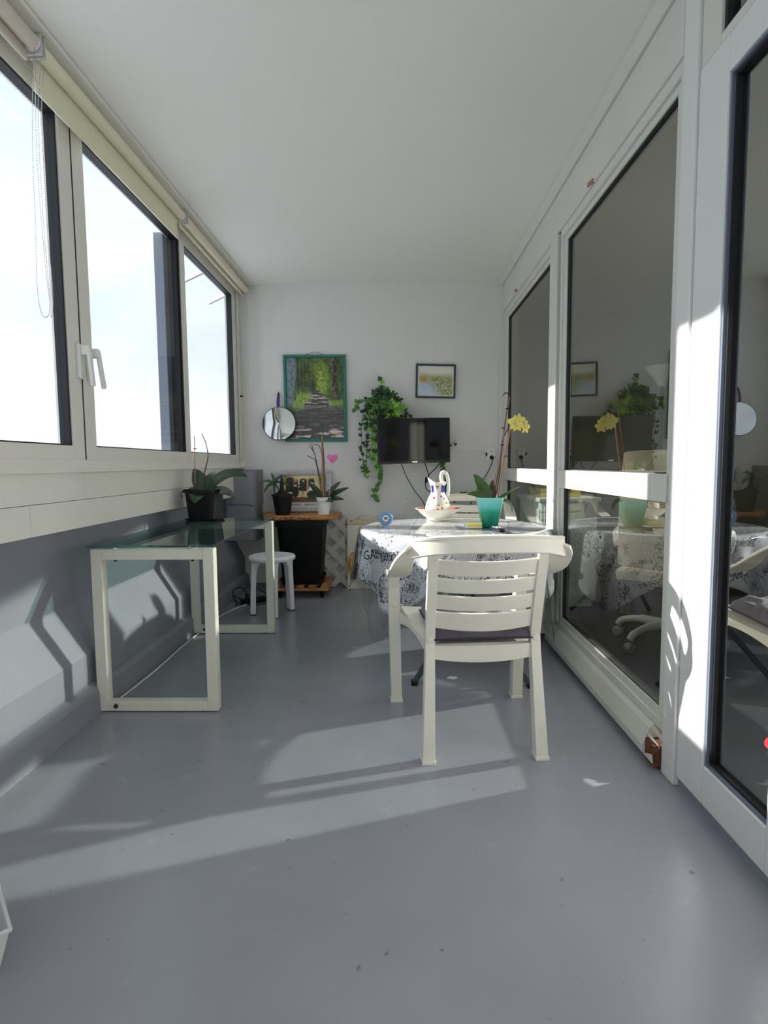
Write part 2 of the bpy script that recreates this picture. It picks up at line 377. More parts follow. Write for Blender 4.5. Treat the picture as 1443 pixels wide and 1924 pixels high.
# glazed door, transom above
dfr = MB(); opening_frame(dfr, 1.290, 1.892, 0.035, 2.295, 0.945, 1.0, 0.135, 0.160, 0.125, 0.105)
door = struct(dfr.build('door_1', M_pvc, bevel=0.004), 'white framed glazed balcony door', 'door')
g = MB(); opening_frame(g, 1.425, 1.732, 0.16, 2.19, 0.962, 0.998, 0.016, 0.016, 0.016, 0.016); g.build('gasket', M_gasket, door)
g = MB(); opening_frame(g, 1.421, 1.736, 0.156, 2.194, 0.952, 0.962, 0.012, 0.012, 0.012, 0.012); g.build('glazing_bead', M_alu_grey, door)
MB().box(0.976, 0.982, 1.441, 1.716, 0.176, 2.174).build('pane', M_doorglass, door)
MB().lathe([(0.0, 0), (0.011, 0.001), (0.015, 0.006), (0.015, 0.012), (0.010, 0.018), (0.0, 0.019)], (0.945, 1.408, 0.392), 16, (-1, 0, 0)).build('stop_button', mat('red_plastic', lin(226, 38, 44), 0.4), door, smooth=40)
door.children[-1]['label'] = 'small red round plastic button'
tf = MB(); opening_frame(tf, 1.290, 1.892, 2.298, 2.618, 0.948, 1.0, 0.07, 0.105, 0.03, 0.05)
tw = struct(tf.build('window_9', M_frame, bevel=0.003), 'small transom window above the door', 'window')
g = MB(); opening_frame(g, 1.36, 1.787, 2.328, 2.568, 0.958, 0.998, 0.014); g.build('gasket', M_gasket, tw)
MB().box(0.976, 0.982, 1.374, 1.773, 2.342, 2.554).build('pane', M_doorglass, tw)
# the rest of the glazed wall towards the photographer
fixed('window_10', -0.40, 1.28, 'fixed pane beside the photographer', 0.0)
struct(MB().box(0.94, 1.0, YF, -0.41, 0.0, 2.62).build('wall_right', M_back), 'solid wall stretch behind the photographer', 'wall')
struct(MB().box(0.94, 1.0, -0.40, 1.28, 2.41, 2.62).build('trim_11', M_frame), 'head board beside the photographer', 'trim')
# little wooden wedges stuck on the head board
for y in (2.86, 4.55):
    tag(MB().bar((0.934, y-0.035, 2.412), (0.934, y+0.035, 2.424), 0.012, 0.020, (0, 0, 1)).build('wooden_wedge', M_stake), 'small pinkish wedge stuck under the head board, %s one' % ('nearer' if y < 4 else 'farther'), 'wedge', 'wedges on the head board')

# ---- apartment behind the glass
IX = 4.4
M_ifloor = mat('dark_parquet', lin(52, 44, 38), 0.5, vary=0.25, vscale=5)
M_iwall = mat('apartment_wall_paint', lin(196, 192, 176), 0.9)
struct(MB().box(1.0, IX, -0.6, 6.2, -0.10, 0.0).build('floor_apartment', M_ifloor), 'dark parquet floor inside the apartment', 'floor')
struct(MB().box(1.0, IX, -0.6, 6.2, 2.66, 2.76).build('ceiling_apartment', mat('apartment_ceiling', lin(222, 220, 208), 0.9)), 'apartment ceiling behind the glazing', 'ceiling')
struct(MB().box(IX, IX+0.1, -0.6, 6.2, 0.0, 2.66).build('wall_apartment_far', M_iwall), 'shaded apartment wall opposite the glazing', 'wall')
struct(MB().box(1.0, IX, 6.2, 6.3, 0.0, 2.66).box(1.0, 1.1, 5.26, 6.2, 0, 2.66).build('wall_apartment_back', M_iwall), 'shaded apartment end wall', 'wall')
struct(MB().box(1.0, IX, -0.7, -0.6, 0.0, 2.66).build('wall_apartment_front', M_iwall), 'apartment wall nearest the photographer', 'wall')

# ------------------------------------------------------------------ glass console table
def console():
    X0, X1, Y0, Y1, ZT = -1.345, -0.800, 2.475, 3.745, 0.757
    t = thing('glass_console_table', ((X0+X1)/2, (Y0+Y1)/2, 0.0), 'glass topped console table on two white rectangular frames along parapet', 'table')
    MB().box(X0-0.01, X1+0.005, Y0-0.015, Y1+0.01, ZT-0.010, ZT).build('glass_top', M_topglass, t, bevel=0.002)
    M_f = mat('ivory_steel_frame', lin(224, 222, 208), 0.4, vary=0.03, vscale=9)
    for y in (2.50, 3.70):
        f = MB(); S = 0.048
        f.box(X0, X0+S, y-S/2, y+S/2, 0.004, 0.738); f.box(X1-S, X1, y-S/2, y+S/2, 0.004, 0.738)
        f.box(X0+S, X1-S, y-S/2, y+S/2, 0.690, 0.738); f.box(X0+S, X1-S, y-S/2, y+S/2, 0.004, 0.048)
        fo = f.build('leg_frame', M_f, t, bevel=0.003)
        for x in (X0+0.10, X1-0.10):
            MB().lathe([(0, 0.738), (0.022, 0.738), (0.022, 0.7425), (0.016, 0.7465), (0, 0.7465)], (x, y, 0), 20).build('glass_pad', M_chrome, fo, smooth=40)
            MB().lathe([(0, 0), (0.007, 0), (0.007, 0.008), (0, 0.010)], (x, y, 0.689), 12, (0, 0, -1)).build('pad_screw', M_blackp, fo)
        for x in (X0+0.07, X1-0.07):
            MB().lathe([(0, 0), (0.018, 0), (0.015, 0.004), (0, 0.004)], (x, y, 0.0), 16).build('foot', M_blackp, fo)
        MB().lathe([(0, 0), (0.011, 0), (0.010, 0.005), (0, 0.007)], (X0+0.083, y-S/2, 0.028), 14, (0, -1, 0)).build('bolt', M_dmetal, fo)
console()

# ------------------------------------------------------------------ plants: shared builders
def leaf_mb(base, az, L, W, rise, droop, fold=0.25, tip=0.5, twist=0.0, roll=0.0, nu=10, nv=6, th=0.0035):
    """strap leaf: leaves the base at elevation 'rise' (rad), bends down by 'droop' (rad) along its length"""
    base = V(*base); h = V(math.cos(az), math.sin(az), 0); s0 = V(-math.sin(az), math.cos(az), 0)
    cen = [base]; dirs = []
    for i in range(nu+1):
        e = rise-droop*(i/nu)**1.3; d = h*math.cos(e)+V(0, 0, 1)*math.sin(e); dirs.append(d)
        if i < nu: cen.append(cen[-1]+d*L/nu)
    def fn(u, v):
        i = min(int(round(u*nu)), nu); d = dirs[i]; n = np.cross(d, s0)*-1
        a = roll+twist*u; s = s0*math.cos(a)+n*math.sin(a); n2 = np.cross(s, d)*-1
        wv = W*max(0.03, (math.sin(math.pi*min(1, 0.10+0.90*u)**(0.75+tip*0.4)))**0.7 if u < 0.999 else 0.03)
        x = (v-0.5)*2
        return cen[i]+s*x*wv/2+n2*(fold*abs(x)*wv/2)
    m = MB(); m.grid(fn, nu, nv, th); return m
def pot_mb(c, rb, rt, h, wall=0.006, square=0.0, rim=0.0, n=32, rimh=0.02):
    """tapered round (square=0) or rounded-square pot"""
    def rad(t):
        if square == 0: return 1.0
        p = 2+square*8; return 1.0/((abs(math.cos(t))**p+abs(math.sin(t))**p)**(1/p))
    c = V(*c)
    def ring(r, z): return [c+V(r*rad(t)*math.cos(t), r*rad(t)*math.sin(t), z) for t in np.linspace(0, 2*math.pi, n, endpoint=False)]
    q = lambda z: rb+(rt-rb)*z/h
    s = [ring(rb*0.9, 0.0), ring(rb, 0.003)]
    if rim > 0: s += [ring(q(h-rimh), h-rimh), ring(rt+rim, h-rimh+0.001), ring(rt+rim, h-0.002)]
    s += [ring(rt+rim*0.6, h), ring(rt-wall, h), ring(q(h*0.75)-wall, h*0.75), ring(q(h*0.75)*0.3, h*0.75)]
    return MB().loft(s)
def soil_mb(c, r, z, n=24):
    s = MB(); c = V(*c); rng = random.Random(3)
    return s.lathe([(0, z-0.01), (r, z-0.01), (r, z), (r*0.6, z+0.008), (r*0.25, z+0.004), (0.001, z+0.008)], c, n)

# orchid in black square pot on the console
def console_orchid():
    c = (-1.205, 3.60, 0.7575)
    t = thing('potted_orchid', c, 'black square pot with leafy flowerless orchid on the glass console', 'plant')
    pot_mb((c[0], c[1], c[2]+0.008), 0.085, 0.103, 0.190, square=0.55, rim=0.008, n=40).build('pot', M_blackp, t, smooth=40)
    pot_mb(c, 0.098, 0.106, 0.016, wall=0.004, square=0.55, n=40).build('saucer', M_blackp, t, smooth=40)
    soil_mb((c[0], c[1], c[2]), 0.083, 0.172).build('soil', M_soil, t, smooth=60)
    b = (c[0]+0.005, c[1], c[2]+0.178)
    specs = [(2.75, .175, .100, 1.30, 0.5, .1, 1.0), (0.1, .31, .080, 1.05, 1.75, .2, -0.9), (-1.75, .15, .11, 0.30, 1.9, .2, 0.3),
             (-0.45, .24, .068, 0.30, 1.05, .3, -0.7), (1.4, .19, .085, 1.2, 0.9, .2, 0.2)]
    for az, L, W, ri, dr, fo, tw in specs:
        leaf_mb((b[0]+0.012*math.cos(az), b[1]+0.012*math.sin(az), b[2]-0.01), az, L, W, ri, dr, fo, 0.3, 0.0, tw).build('leaf', M_leafd, t, smooth=60)
    MB().tube(spline([(c[0]-0.06, c[1], b[2]-0.01), (c[0]-0.055, c[1], b[2]+0.17), (c[0]-0.052, c[1], b[2]+0.35)]), 0.0028, 6).build('stake', M_stake, t)
    MB().tube(spline([(c[0]-0.002, c[1]+.01, b[2]-0.01), (c[0]+0.002, c[1], b[2]+0.10), (c[0]+0.028, c[1], b[2]+0.22), (c[0]+0.020, c[1], b[2]+0.30), (c[0]-0.005, c[1], b[2]+0.365)]), [0.004]*20+[0.0025]*13, 6).build('flower_stem', M_stem, t, smooth=60)
    for q in ([(c[0]-0.05, c[1]-.03, b[2]+0.05), (c[0]-0.055, c[1]-.04, b[2]+0.015), (c[0]-0.10, c[1]-.06, b[2]+0.012), (c[0]-0.122, c[1]-.07, b[2]-0.002), (c[0]-0.118, c[1]-.07, b[2]-0.03)],
              [(c[0]-0.02, c[1]-.02, b[2]-0.005), (c[0]-0.05, c[1]-.06, b[2]+0.03), (c[0]-0.085, c[1]-.085, b[2]+0.012)]):
        MB().tube(spline(q), 0.0032, 6).build('aerial_root', M_stem, t, smooth=60)
    MB().bar((c[0]-0.058, c[1], b[2]+0.272), (c[0]-0.043, c[1], b[2]+0.272), 0.006, 0.006).build('clip', M_blackp, t)
console_orchid()

# ------------------------------------------------------------------ stool
def stool():
    c = (-0.918, 4.195, 0)
    t = thing('round_stool', c, 'white plastic round stool with three legs beside console', 'stool')
    MB().lathe([(0, .402), (.150, .402), (.166, .406), (.171, .416), (.171, .428), (.165, .436), (.155, .439), (.13, .436), (0, .436)], c, 48).build('seat', mat('bright_white_plastic', lin(240, 241, 244), 0.35), t, smooth=40)
    for a in (math.radians(193), math.radians(283), math.radians(40)):
        R = rotz(c, a); m = MB()
        secs = []
        for z, r0, r1, wv in [(0.004, .128, .168, .062), (.20, .122, .160, .068), (.34, .112, .154, .074), (.385, .085, .152, .084), (.403, .045, .150, .098)]:
            secs.append([R((r0, -wv/2, z)), R((r1, -wv/2, z)), R((r1, wv/2, z)), R((r0, wv/2, z))])
        m.loft(secs); o = fixn(m.build('leg', MATS['bright_white_plastic'], t, bevel=0.008))
        p = MB(); p.loft([[R((.128, -.031, z)), R((.168, -.031, z)), R((.168, .031, z)), R((.128, .031, z))] for z in (0, .004)]); fixn(p.build('rubber_foot', M_blackp, o))
stool()

# ------------------------------------------------------------------ planter on trolley with board
def planter():
    cx, cy = -0.795, 4.868
    t = thing('plant_trolley', (cx, cy, 0), 'low slatted wooden plant trolley on black casters under tall planter', 'trolley')
    for x in np.linspace(cx-0.20, cx+0.20, 5):
        MB().box(x-0.028, x+0.028, cy-0.215, cy+0.20, 0.088, 0.106).build('slat', M_wood, t, bevel=0.003)
    for y in (cy-0.215, cy+0.185):
        MB().box(cx-0.235, cx+0.235, y-0.012, y+0.012, 0.066, 0.088).build('cross_rail', M_wood, t, bevel=0.003)
    for sx in (-1, 1):
        MB().box(cx+sx*0.223-.012, cx+sx*0.223+.012, cy-0.20, cy+0.17, 0.066, 0.088).build('side_rail', M_wood, t, bevel=0.003)
        for y in (cy-0.17, cy+0.14):
            x = cx+sx*0.175
            k = MB().lathe([(0, -.012), (.026, -.012), (.030, -.008), (.030, .008), (.026, .012), (0, .012)], (x, y, .030), 20, (1, .35*sx, 0)).build('caster_wheel', M_black, t, smooth=40)
            MB().box(x-.018, x+.018, y-.02, y+.02, .052, .066).build('caster_fork', M_blackp, k)
    p = thing('tall_planter', (cx, cy, 0.106), 'tall tapered black square planter carrying the wooden board', 'planter')
    pot_mb((cx, cy, 0.106), 0.158, 0.198, 0.535, wall=0.012, square=0.7, rim=0.010, n=56, rimh=0.05).build('body', M_black, p, smooth=40)
    pot_mb((cx, cy, 0.1065), 0.172, 0.182, 0.045, wall=0.01, square=0.7, n=56).build('base_tray', M_blackp, p, smooth=40)
    # board
    b = MB(); n = 26; pts = []
    xs0, xs1, yf, yb = -1.165, -0.478, 4.700, 5.095
    for i in range(n+1):
        u = i/n; x = xs0+(xs1-xs0)*u
        y = yb-(yb-yf)*min(1.0, (max(0.0, 1-abs(2*u-1)**4.5))**0.5*1.0+0.02)
        pts.append((x, y+0.006*math.sin(u*23)+0.004*math.sin(u*61)))
    poly = pts+[(xs1, yb), (xs0, yb)]
    b.loft([[(x, y+dy, z) for x, y in poly] for z, dy in ((0.6418, 0.014), (0.652, 0.002), (0.676, 0.0), (0.6815, 0.006))])
    o = fixn(b.build('live_edge_board', M_wood, None, smooth=30, loc=(cx, 4.92, 0.6415)))
    tag(o, 'honey coloured live edge wooden board lying on the tall planter', 'board')
    rg = random.Random(5); bark = mat('dark_bark', lin(74, 46, 28), 0.9)
    for i in range(11):
        u = 0.20+0.055*i+0.02*rg.random(); x = xs0+(xs1-xs0)*u
        y = yb-(yb-yf)*(max(0.0, 1-abs(2*u-1)**4.5))**0.5
        MB().bar((x-0.012, y-0.0015, .650+rg.random()*.012), (x+0.016, y-0.0015, .660+rg.random()*.012), 0.006, 0.005, (0, 1, 0)).build('bark_mark', bark, o)
planter()
ZBD = 0.682

def small_black_pot():
    c = (-0.955, 4.83, ZBD)
    t = thing('potted_dracaena', c, 'black pot with hanging tab and sparse dark lance leaves on wooden board', 'plant')
    pot_mb(c, 0.062, 0.088, 0.172, rim=0.006, rimh=0.014).build('pot', M_blackp, t, smooth=40)
    soil_mb(c, 0.074, 0.135).build('soil', M_soil, t, smooth=60)
    # upright hanger tab with two prongs
    tab = MB()
    def tf(u, v):
        a = -1.42+(u-0.5)*1.9
        hgt = 0.165+v*(0.012+0.105*math.exp(-((u-0.5)/0.085)**4)+0.045*math.exp(-((u-0.5)/0.26)**2))
        r = 0.089-0.004*v; return V(c[0]+r*math.cos(a), c[1]+r*math.sin(a), c[2]+hgt)
    tab.grid(tf, 36, 6, 0.005); tab.build('hanger_tab', M_blackp, t, smooth=60)
    b = (c[0]-0.01, c[1], c[2]+0.14)
    MB().tube(spline([b, (b[0]-0.02, b[1], b[2]+0.07), (b[0]-0.055, b[1], b[2]+0.13)]), 0.006, 8).build('stem', M_leafd, t, smooth=60)
    top = (b[0]-0.055, b[1], b[2]+0.13)
    for az, L, W, ri, dr in [(3.1, .13, .022, .35, .9), (2.2, .11, .022, 1.2, .8), (-2.2, .15, .024, -.2, 1.1), (-0.4, .17, .026, .2, 1.3), (1.0, .12, .022, .9, 1.0), (-1.4, .13, .024, -.5, 0.9), (0.1, .10, .02, 1.0, .5)]:
        leaf_mb(top, az, L, W*1.15, ri, dr, .3, .2, 0.0, (-.7 if math.cos(az) > 0 else .7)).build('leaf', M_leafd, t, smooth=60)
    MB().tube([(c[0]+.055, c[1], c[2]+.13), (c[0]+.060, c[1], c[2]+.29)], 0.0022, 6).build('stake', M_stem, t)
small_black_pot()

def white_pot_orchid():
    c = (-0.605, 4.80, ZBD)
    t = thing('potted_orchid', c, 'white pot with broad leaved orchid and tall bare brown stems', 'plant')
    pot_mb(c, 0.046, 0.062, 0.148, rim=0.005, rimh=0.030).build('pot', M_white, t, smooth=40)
    soil_mb(c, 0.053, 0.118).build('soil', M_soil, t, smooth=60)
    b = (c[0], c[1], c[2]+0.125)
    for az, L, W, ri, dr in [(2.95, .20, .058, 1.1, .55), (0.15, .21, .055, 1.0, .35), (0.05, .23, .056, .62, .35), (-.2, .17, .05, .25, .5), (-.9, .14, .046, .2, .6),
                             (3.5, .13, .042, .5, .9), (-2.6, .13, .042, .45, .8), (1.3, .15, .05, .7, .6)]:
        leaf_mb((b[0]+.012*math.cos(az), b[1]+.012*math.sin(az), b[2]-.008), az, L, W, ri, dr, .35, .35, 0.0, (-.8 if math.cos(az) > 0 else .8)).build('leaf', M_leafd, t, smooth=60)
    for dx, h in ((-.010, .545), (.004, .52), (.018, .44)):
        MB().tube([(b[0]+dx, b[1], b[2]-.01), (b[0]+dx*.3+.0, b[1], b[2]+h)], 0.0042, 6).build('stake', M_stake, t, smooth=60)
    for q in ([(0.0, 0), (-.03, .20), (-.058, .34), (-.092, .47)], [(-.01, 0), (-.055, .30), (-.092, .35), (-.128, .368)], [(-.052, .32), (-.075, .40), (-.112, .455)], [(.012, 0), (.01, .2), (.012, .33), (-.004, .49)], [(-.004, .37), (-.03, .45), (-.072, .462)]):
        MB().tube(spline([(b[0]+x, b[1]-.006, b[2]+z) for x, z in q]), 0.0034, 6).build('flower_stem', M_stem, t, smooth=60)
    # pink heart pick
    h = thing('heart_pick', (c[0]+.045, c[1]-.01, c[2]+.118), 'pink glittery heart on a thin stick standing in the white pot', 'decoration')
    hc = (c[0]+.083, c[1]-.012, b[2]+.345)
    poly = []
    for a in np.linspace(0, 2*math.pi, 36, endpoint=False):
        x = 16*math.sin(a)**3; z = 13*math.cos(a)-5*math.cos(2*a)-2*math.cos(3*a)-math.cos(4*a); poly.append((x/16*.044, z/16*.046))
    fixn(MB().loft([[(hc[0]+x*k, hc[1]+dy, hc[2]+z*k) for x, z in poly] for dy, k in ((-.006, .9), (-.003, 1), (.003, 1), (.006, .9))]).build('heart', mat('pink_glitter', lin(246, 118, 186), 0.6, bump=0.6, bscale=220, vary=.12, vscale=90), h, smooth=50))
    MB().tube([(c[0]+.045, c[1]-.01, c[2]+.118), (hc[0]-.008, hc[1], hc[2]-.035)], 0.0016, 6).build('stick', M_wcable, h)
white_pot_orchid()

# ------------------------------------------------------------------ flat prints: painted per vertex from functions
def vnoise(x, y, seed=0):
    r = np.random.RandomState(seed); G = r.rand(64, 64)
    xi = np.floor(x).astype(int); yi = np.floor(y).astype(int); fx = x-xi; fy = y-yi; fx = fx*fx*(3-2*fx); fy = fy*fy*(3-2*fy)
    g = lambda a, b: G[a % 64, b % 64]
    return (g(xi, yi)*(1-fx)+g(xi+1, yi)*fx)*(1-fy)+(g(xi, yi+1)*(1-fx)+g(xi+1, yi+1)*fx)*fy
def fbm(x, y, seed=0, o=4):
    s = 0; a = .5
    for k in range(o): s = s+a*vnoise(x*2**k, y*2**k, seed+k); a *= .5
    return s/(1-.5**o)
def mixc(a, b, t): return a*(1-t[..., None])+b*t[..., None]
def col3(r, g, b): return np.array(lin(r, g, b)[:3])
def paint_mat():
    if 'printed_picture' in MATS: return MATS['printed_picture']
    m = bpy.data.materials.new('printed_picture'); m.use_nodes = True; MATS['printed_picture'] = m
    a = m.node_tree.nodes.new('ShaderNodeVertexColor'); a.layer_name = 'print'; p = m.node_tree.nodes['Principled BSDF']
    p.inputs['Roughness'].default_value = 0.35; m.node_tree.links.new(a.outputs['Color'], p.inputs['Base Color']); return m
def print_obj(name, parent, P00, P10, P01, fn, nu, nv, depth=0.004):
    """P00 lower left, P10 lower right, P01 upper left; fn(U,V)->rgb"""
    P00, P10, P01 = V(*P00), V(*P10), V(*P01); m = MB()
    m.grid(lambda u, v: P00+(P10-P00)*u+(P01-P00)*v, nu, nv)
    n = norm(np.cross(P10-P00, P01-P00)); k = len(m.v)
    m.add([P00, P10, P10+P01-P00, P01, P00-n*depth, P10-n*depth, P10+P01-P00-n*depth, P01-n*depth], [(4,7,6,5), (0,4,5,1), (1,5,6,2), (2,6,7,3), (3,7,4,0)])
    o = m.build(name, paint_mat(), parent)
    U, W_ = np.meshgrid(np.linspace(0, 1, nu+1), np.linspace(0, 1, nv+1), indexing='ij')
    col = np.clip(fn(U, W_), 0, 1).reshape(-1, 3); col = np.concatenate([col, np.tile(col.mean(0), (8, 1))]); col = np.concatenate([col, np.ones((len(col), 1))], 1)
    at = o.data.color_attributes.new('print', 'FLOAT_COLOR', 'POINT'); at.data.foreach_set('color', col.astype(np.float32).ravel())
    return o
def frame_parts(t, P00, P10, P01, w, d, m, name='frame_bar'):
    P00, P10, P01 = V(*P00), V(*P10), V(*P01); P11 = P10+P01-P00; ux = norm(P10-P00); uy = norm(P01-P00); n = norm(np.cross(ux, uy))
    for a, b, i in ((P00, P10, uy), (P10, P11, -ux), (P11, P01, -uy), (P01, P00, ux)):
        d_ = norm(b-a); m_ = MB(); q = []
        q0 = [a, a+i*w+d_*w, a+i*w*.8+d_*w*.8+n*d, a+i*w*.1+d_*w*.1+n*d]; q1 = [b, b+i*w-d_*w, b+i*w*.8-d_*w*.8+n*d, b+i*w*.1-d_*w*.1+n*d]
        m_.loft([q0, q1]); fixn(m_.build(name, m, t, bevel=0.0015))

def forest(U, W_):
    n = fbm(U*14, W_*18, 1); n2 = fbm(U*34, W_*40, 4); n3 = fbm(U*7+3, W_*9, 9)
    c = mixc(col3(22, 34, 16), col3(74, 96, 42), np.clip((n*.6+n2*.5-.3)*2.2, 0, 1))
    glow = np.exp(-((U-.60)/.13)**2-((W_-.72)/.20)**2)*np.clip(n2*1.6-.2, 0, 1); c = mixc(c, col3(150, 172, 60), np.clip(glow*1.2, 0, 1))
    dk = np.exp(-((U-.47)/.06)**2-((W_-.66)/.13)**2); c = mixc(c, col3(20, 40, 18), np.clip(dk, 0, 1))
    lb = np.clip((.17+.03*np.sin(W_*9)-U)/.05, 0, 1)*np.clip((W_-.36)/.1, 0, 1); c = mixc(c, mixc(col3(118, 134, 144), col3(74, 86, 90), np.clip(n2*1.5-.2, 0, 1)), lb)
    for x, wd, b0 in ((.205, .018, .45), (.33, .008, .55), (.40, .006, .6), (.27, .008, .5)):
        c = mixc(c, col3(30, 30, 24), np.exp(-((U-x)/wd)**2)*(W_ > b0)*.85)
    tr = np.clip(1-np.abs(U-.86-.015*np.sin(W_*6))/(.055+.05*np.clip(.55-W_, 0, 1)), 0, 1)*(W_ > .42); c = mixc(c, mixc(col3(30, 28, 24), col3(112, 100, 88), np.clip((n2-.35)*2+(.84-U)*4, 0, 1)), np.clip(tr*4, 0, 1))
    hor = .60; d = np.clip((hor-W_)/hor, 0, 1); cx_ = .50+.02*d; hw = .08+.85*d
    path = np.clip((hw-np.abs(U-cx_-.06*d))/.03, 0, 1)*(W_ < hor)
    st = fbm(U*6, W_*40/(.3+d), 15); pc = mixc(col3(62, 60, 60), col3(196, 178, 170), np.clip((st-.56)*9, 0, 1)*np.clip(.55+.9*np.sin(d*7+.9), .12, 1)); pc = pc*(0.75+.5*n2)[..., None]
    c = mixc(c, pc, path)
    gr = np.exp(-((W_-.52+.35*np.abs(U-.5)*0)/.05)**2)*(np.abs(U-.3) < .14)+np.exp(-((W_-.44)/.035)**2)*(np.abs(U-.87) < .13)+np.exp(-((W_-.42)/.05)**2)*(np.abs(U-.2) < .1)
    c = mixc(c, col3(132, 156, 66), np.clip(gr*n2*1.6, 0, .8)); return np.clip(c*1.45, 0, 1)
def forest_picture():
    y0 = YB-0.003; P = lambda x, z, y=0: (x, y0-y, z)
    t = thing('framed_photograph', (-0.70, y0, 1.30), 'teal framed photograph of a sunlit forest path on end wall', 'picture')
    fr = mat('teal_frame', lin(34, 118, 104), 0.45)
    A, B, D = P(-0.978, 1.306), P(-0.424, 1.302), P(-0.984, 2.066)
    frame_parts(t, A, B, D, 0.030, 0.022, fr)
    print_obj('print', t, P(-.950, 1.332, .010), P(-.452, 1.328, .010), P(-.956, 2.038, .010), forest, 110, 150)
    MB().tube([P(-.79, 2.064, .006), P(-.70, 2.088, .006), P(-.62, 2.062, .006)], .0018, 6).build('hanging_wire', M_dmetal, t)
    tag(MB().lathe([(0, 0), (.004, 0), (.004, .012), (.008, .014), (.008, .018), (0, .019)], (-.702, YB, 2.090), 10, (0, -1, 0)).build('picture_nail', M_wcable), 'white nail head above the forest photograph', 'nail')
forest_picture()
def flowers(U, W_):
    n = fbm(U*9, W_*8, 21); n2 = fbm(U*26, W_*24, 24); n3 = fbm(U*60, W_*50, 27)
    c = mixc(col3(222, 226, 220), col3(196, 212, 224), np.clip(n*1.6-.3, 0, 1))
    sky = np.clip((W_-.66)/.2, 0, 1); c = mixc(c, col3(226, 226, 206), sky)
    pond = np.exp(-((U-.22)/.2)**2-((W_-.28)/.2)**2); c = mixc(c, col3(176, 200, 222), np.clip(pond, 0, 1))
    b1 = np.clip(np.exp(-((U-.14)/.14)**2-((W_-.58)/.16)**2)*1.6*(.3+n2), 0, 1); c = mixc(c, mixc(col3(206, 170, 74), col3(170, 92, 62), np.clip(n3*2-.6, 0, 1)), b1)
    b2 = np.clip((U-.30+.55*(W_-.2))*3, 0, 1)*np.clip((.80-W_)*6, 0, 1); g = mixc(col3(168, 168, 70), col3(96, 116, 52), np.clip(n2*2.4-.7, 0, 1)); g = mixc(g, col3(240, 240, 226), np.clip((n3-.55)*9, 0, 1)*np.clip(1.3-W_*1.4, 0, 1))
    g = mixc(g, col3(170, 150, 176), np.clip((fbm(U*17, W_*15, 33)-.62)*9, 0, .7)); g = mixc(g, col3(214, 190, 84), np.clip((W_-.55)*5, 0, 1)*np.clip(n2*1.5-.2, 0, 1))
    return mixc(c, g, b2)
def flower_picture():
    y0 = YB-0.003; P = lambda x, z, y=0: (x, y0-y, z)
    t = thing('framed_watercolour', (0.36, y0, 1.665), 'dark framed watercolour of flowers and pond above the television', 'picture')
    fr = mat('dark_slate_frame', lin(40, 56, 62), 0.4)
    frame_parts(t, P(.180, 1.680), P(.530, 1.668), P(.186, 1.976), 0.020, 0.022, fr)
    print_obj('mount', t, P(.196, 1.694, .008), P(.514, 1.684, .008), P(.201, 1.960, .008), lambda U, W_: np.ones(U.shape+(3,))*col3(232, 232, 226), 4, 4)
    print_obj('print', t, P(.208, 1.706, .0095), P(.502, 1.697, .0095), P(.213, 1.948, .0095), flowers, 90, 76, .001)
flower_picture()
tag(MB().tube([(0.356, YB-.001, 2.112), (0.356, YB-.014, 2.108), (0.357, YB-.017, 2.096), (0.358, YB-.006, 2.088)], .004, 8).build('wall_hook', M_wcable, smooth=60), 'empty small white hook high on end wall above the watercolour', 'hook')
tag(MB().lathe([(0, 0), (.004, 0), (.004, .008), (0, .009)], (0.108, YB, .795), 8, (0, -1, 0)).build('wall_nail', M_dmetal), 'tiny dark nail on end wall left of the ceramic jug', 'nail')

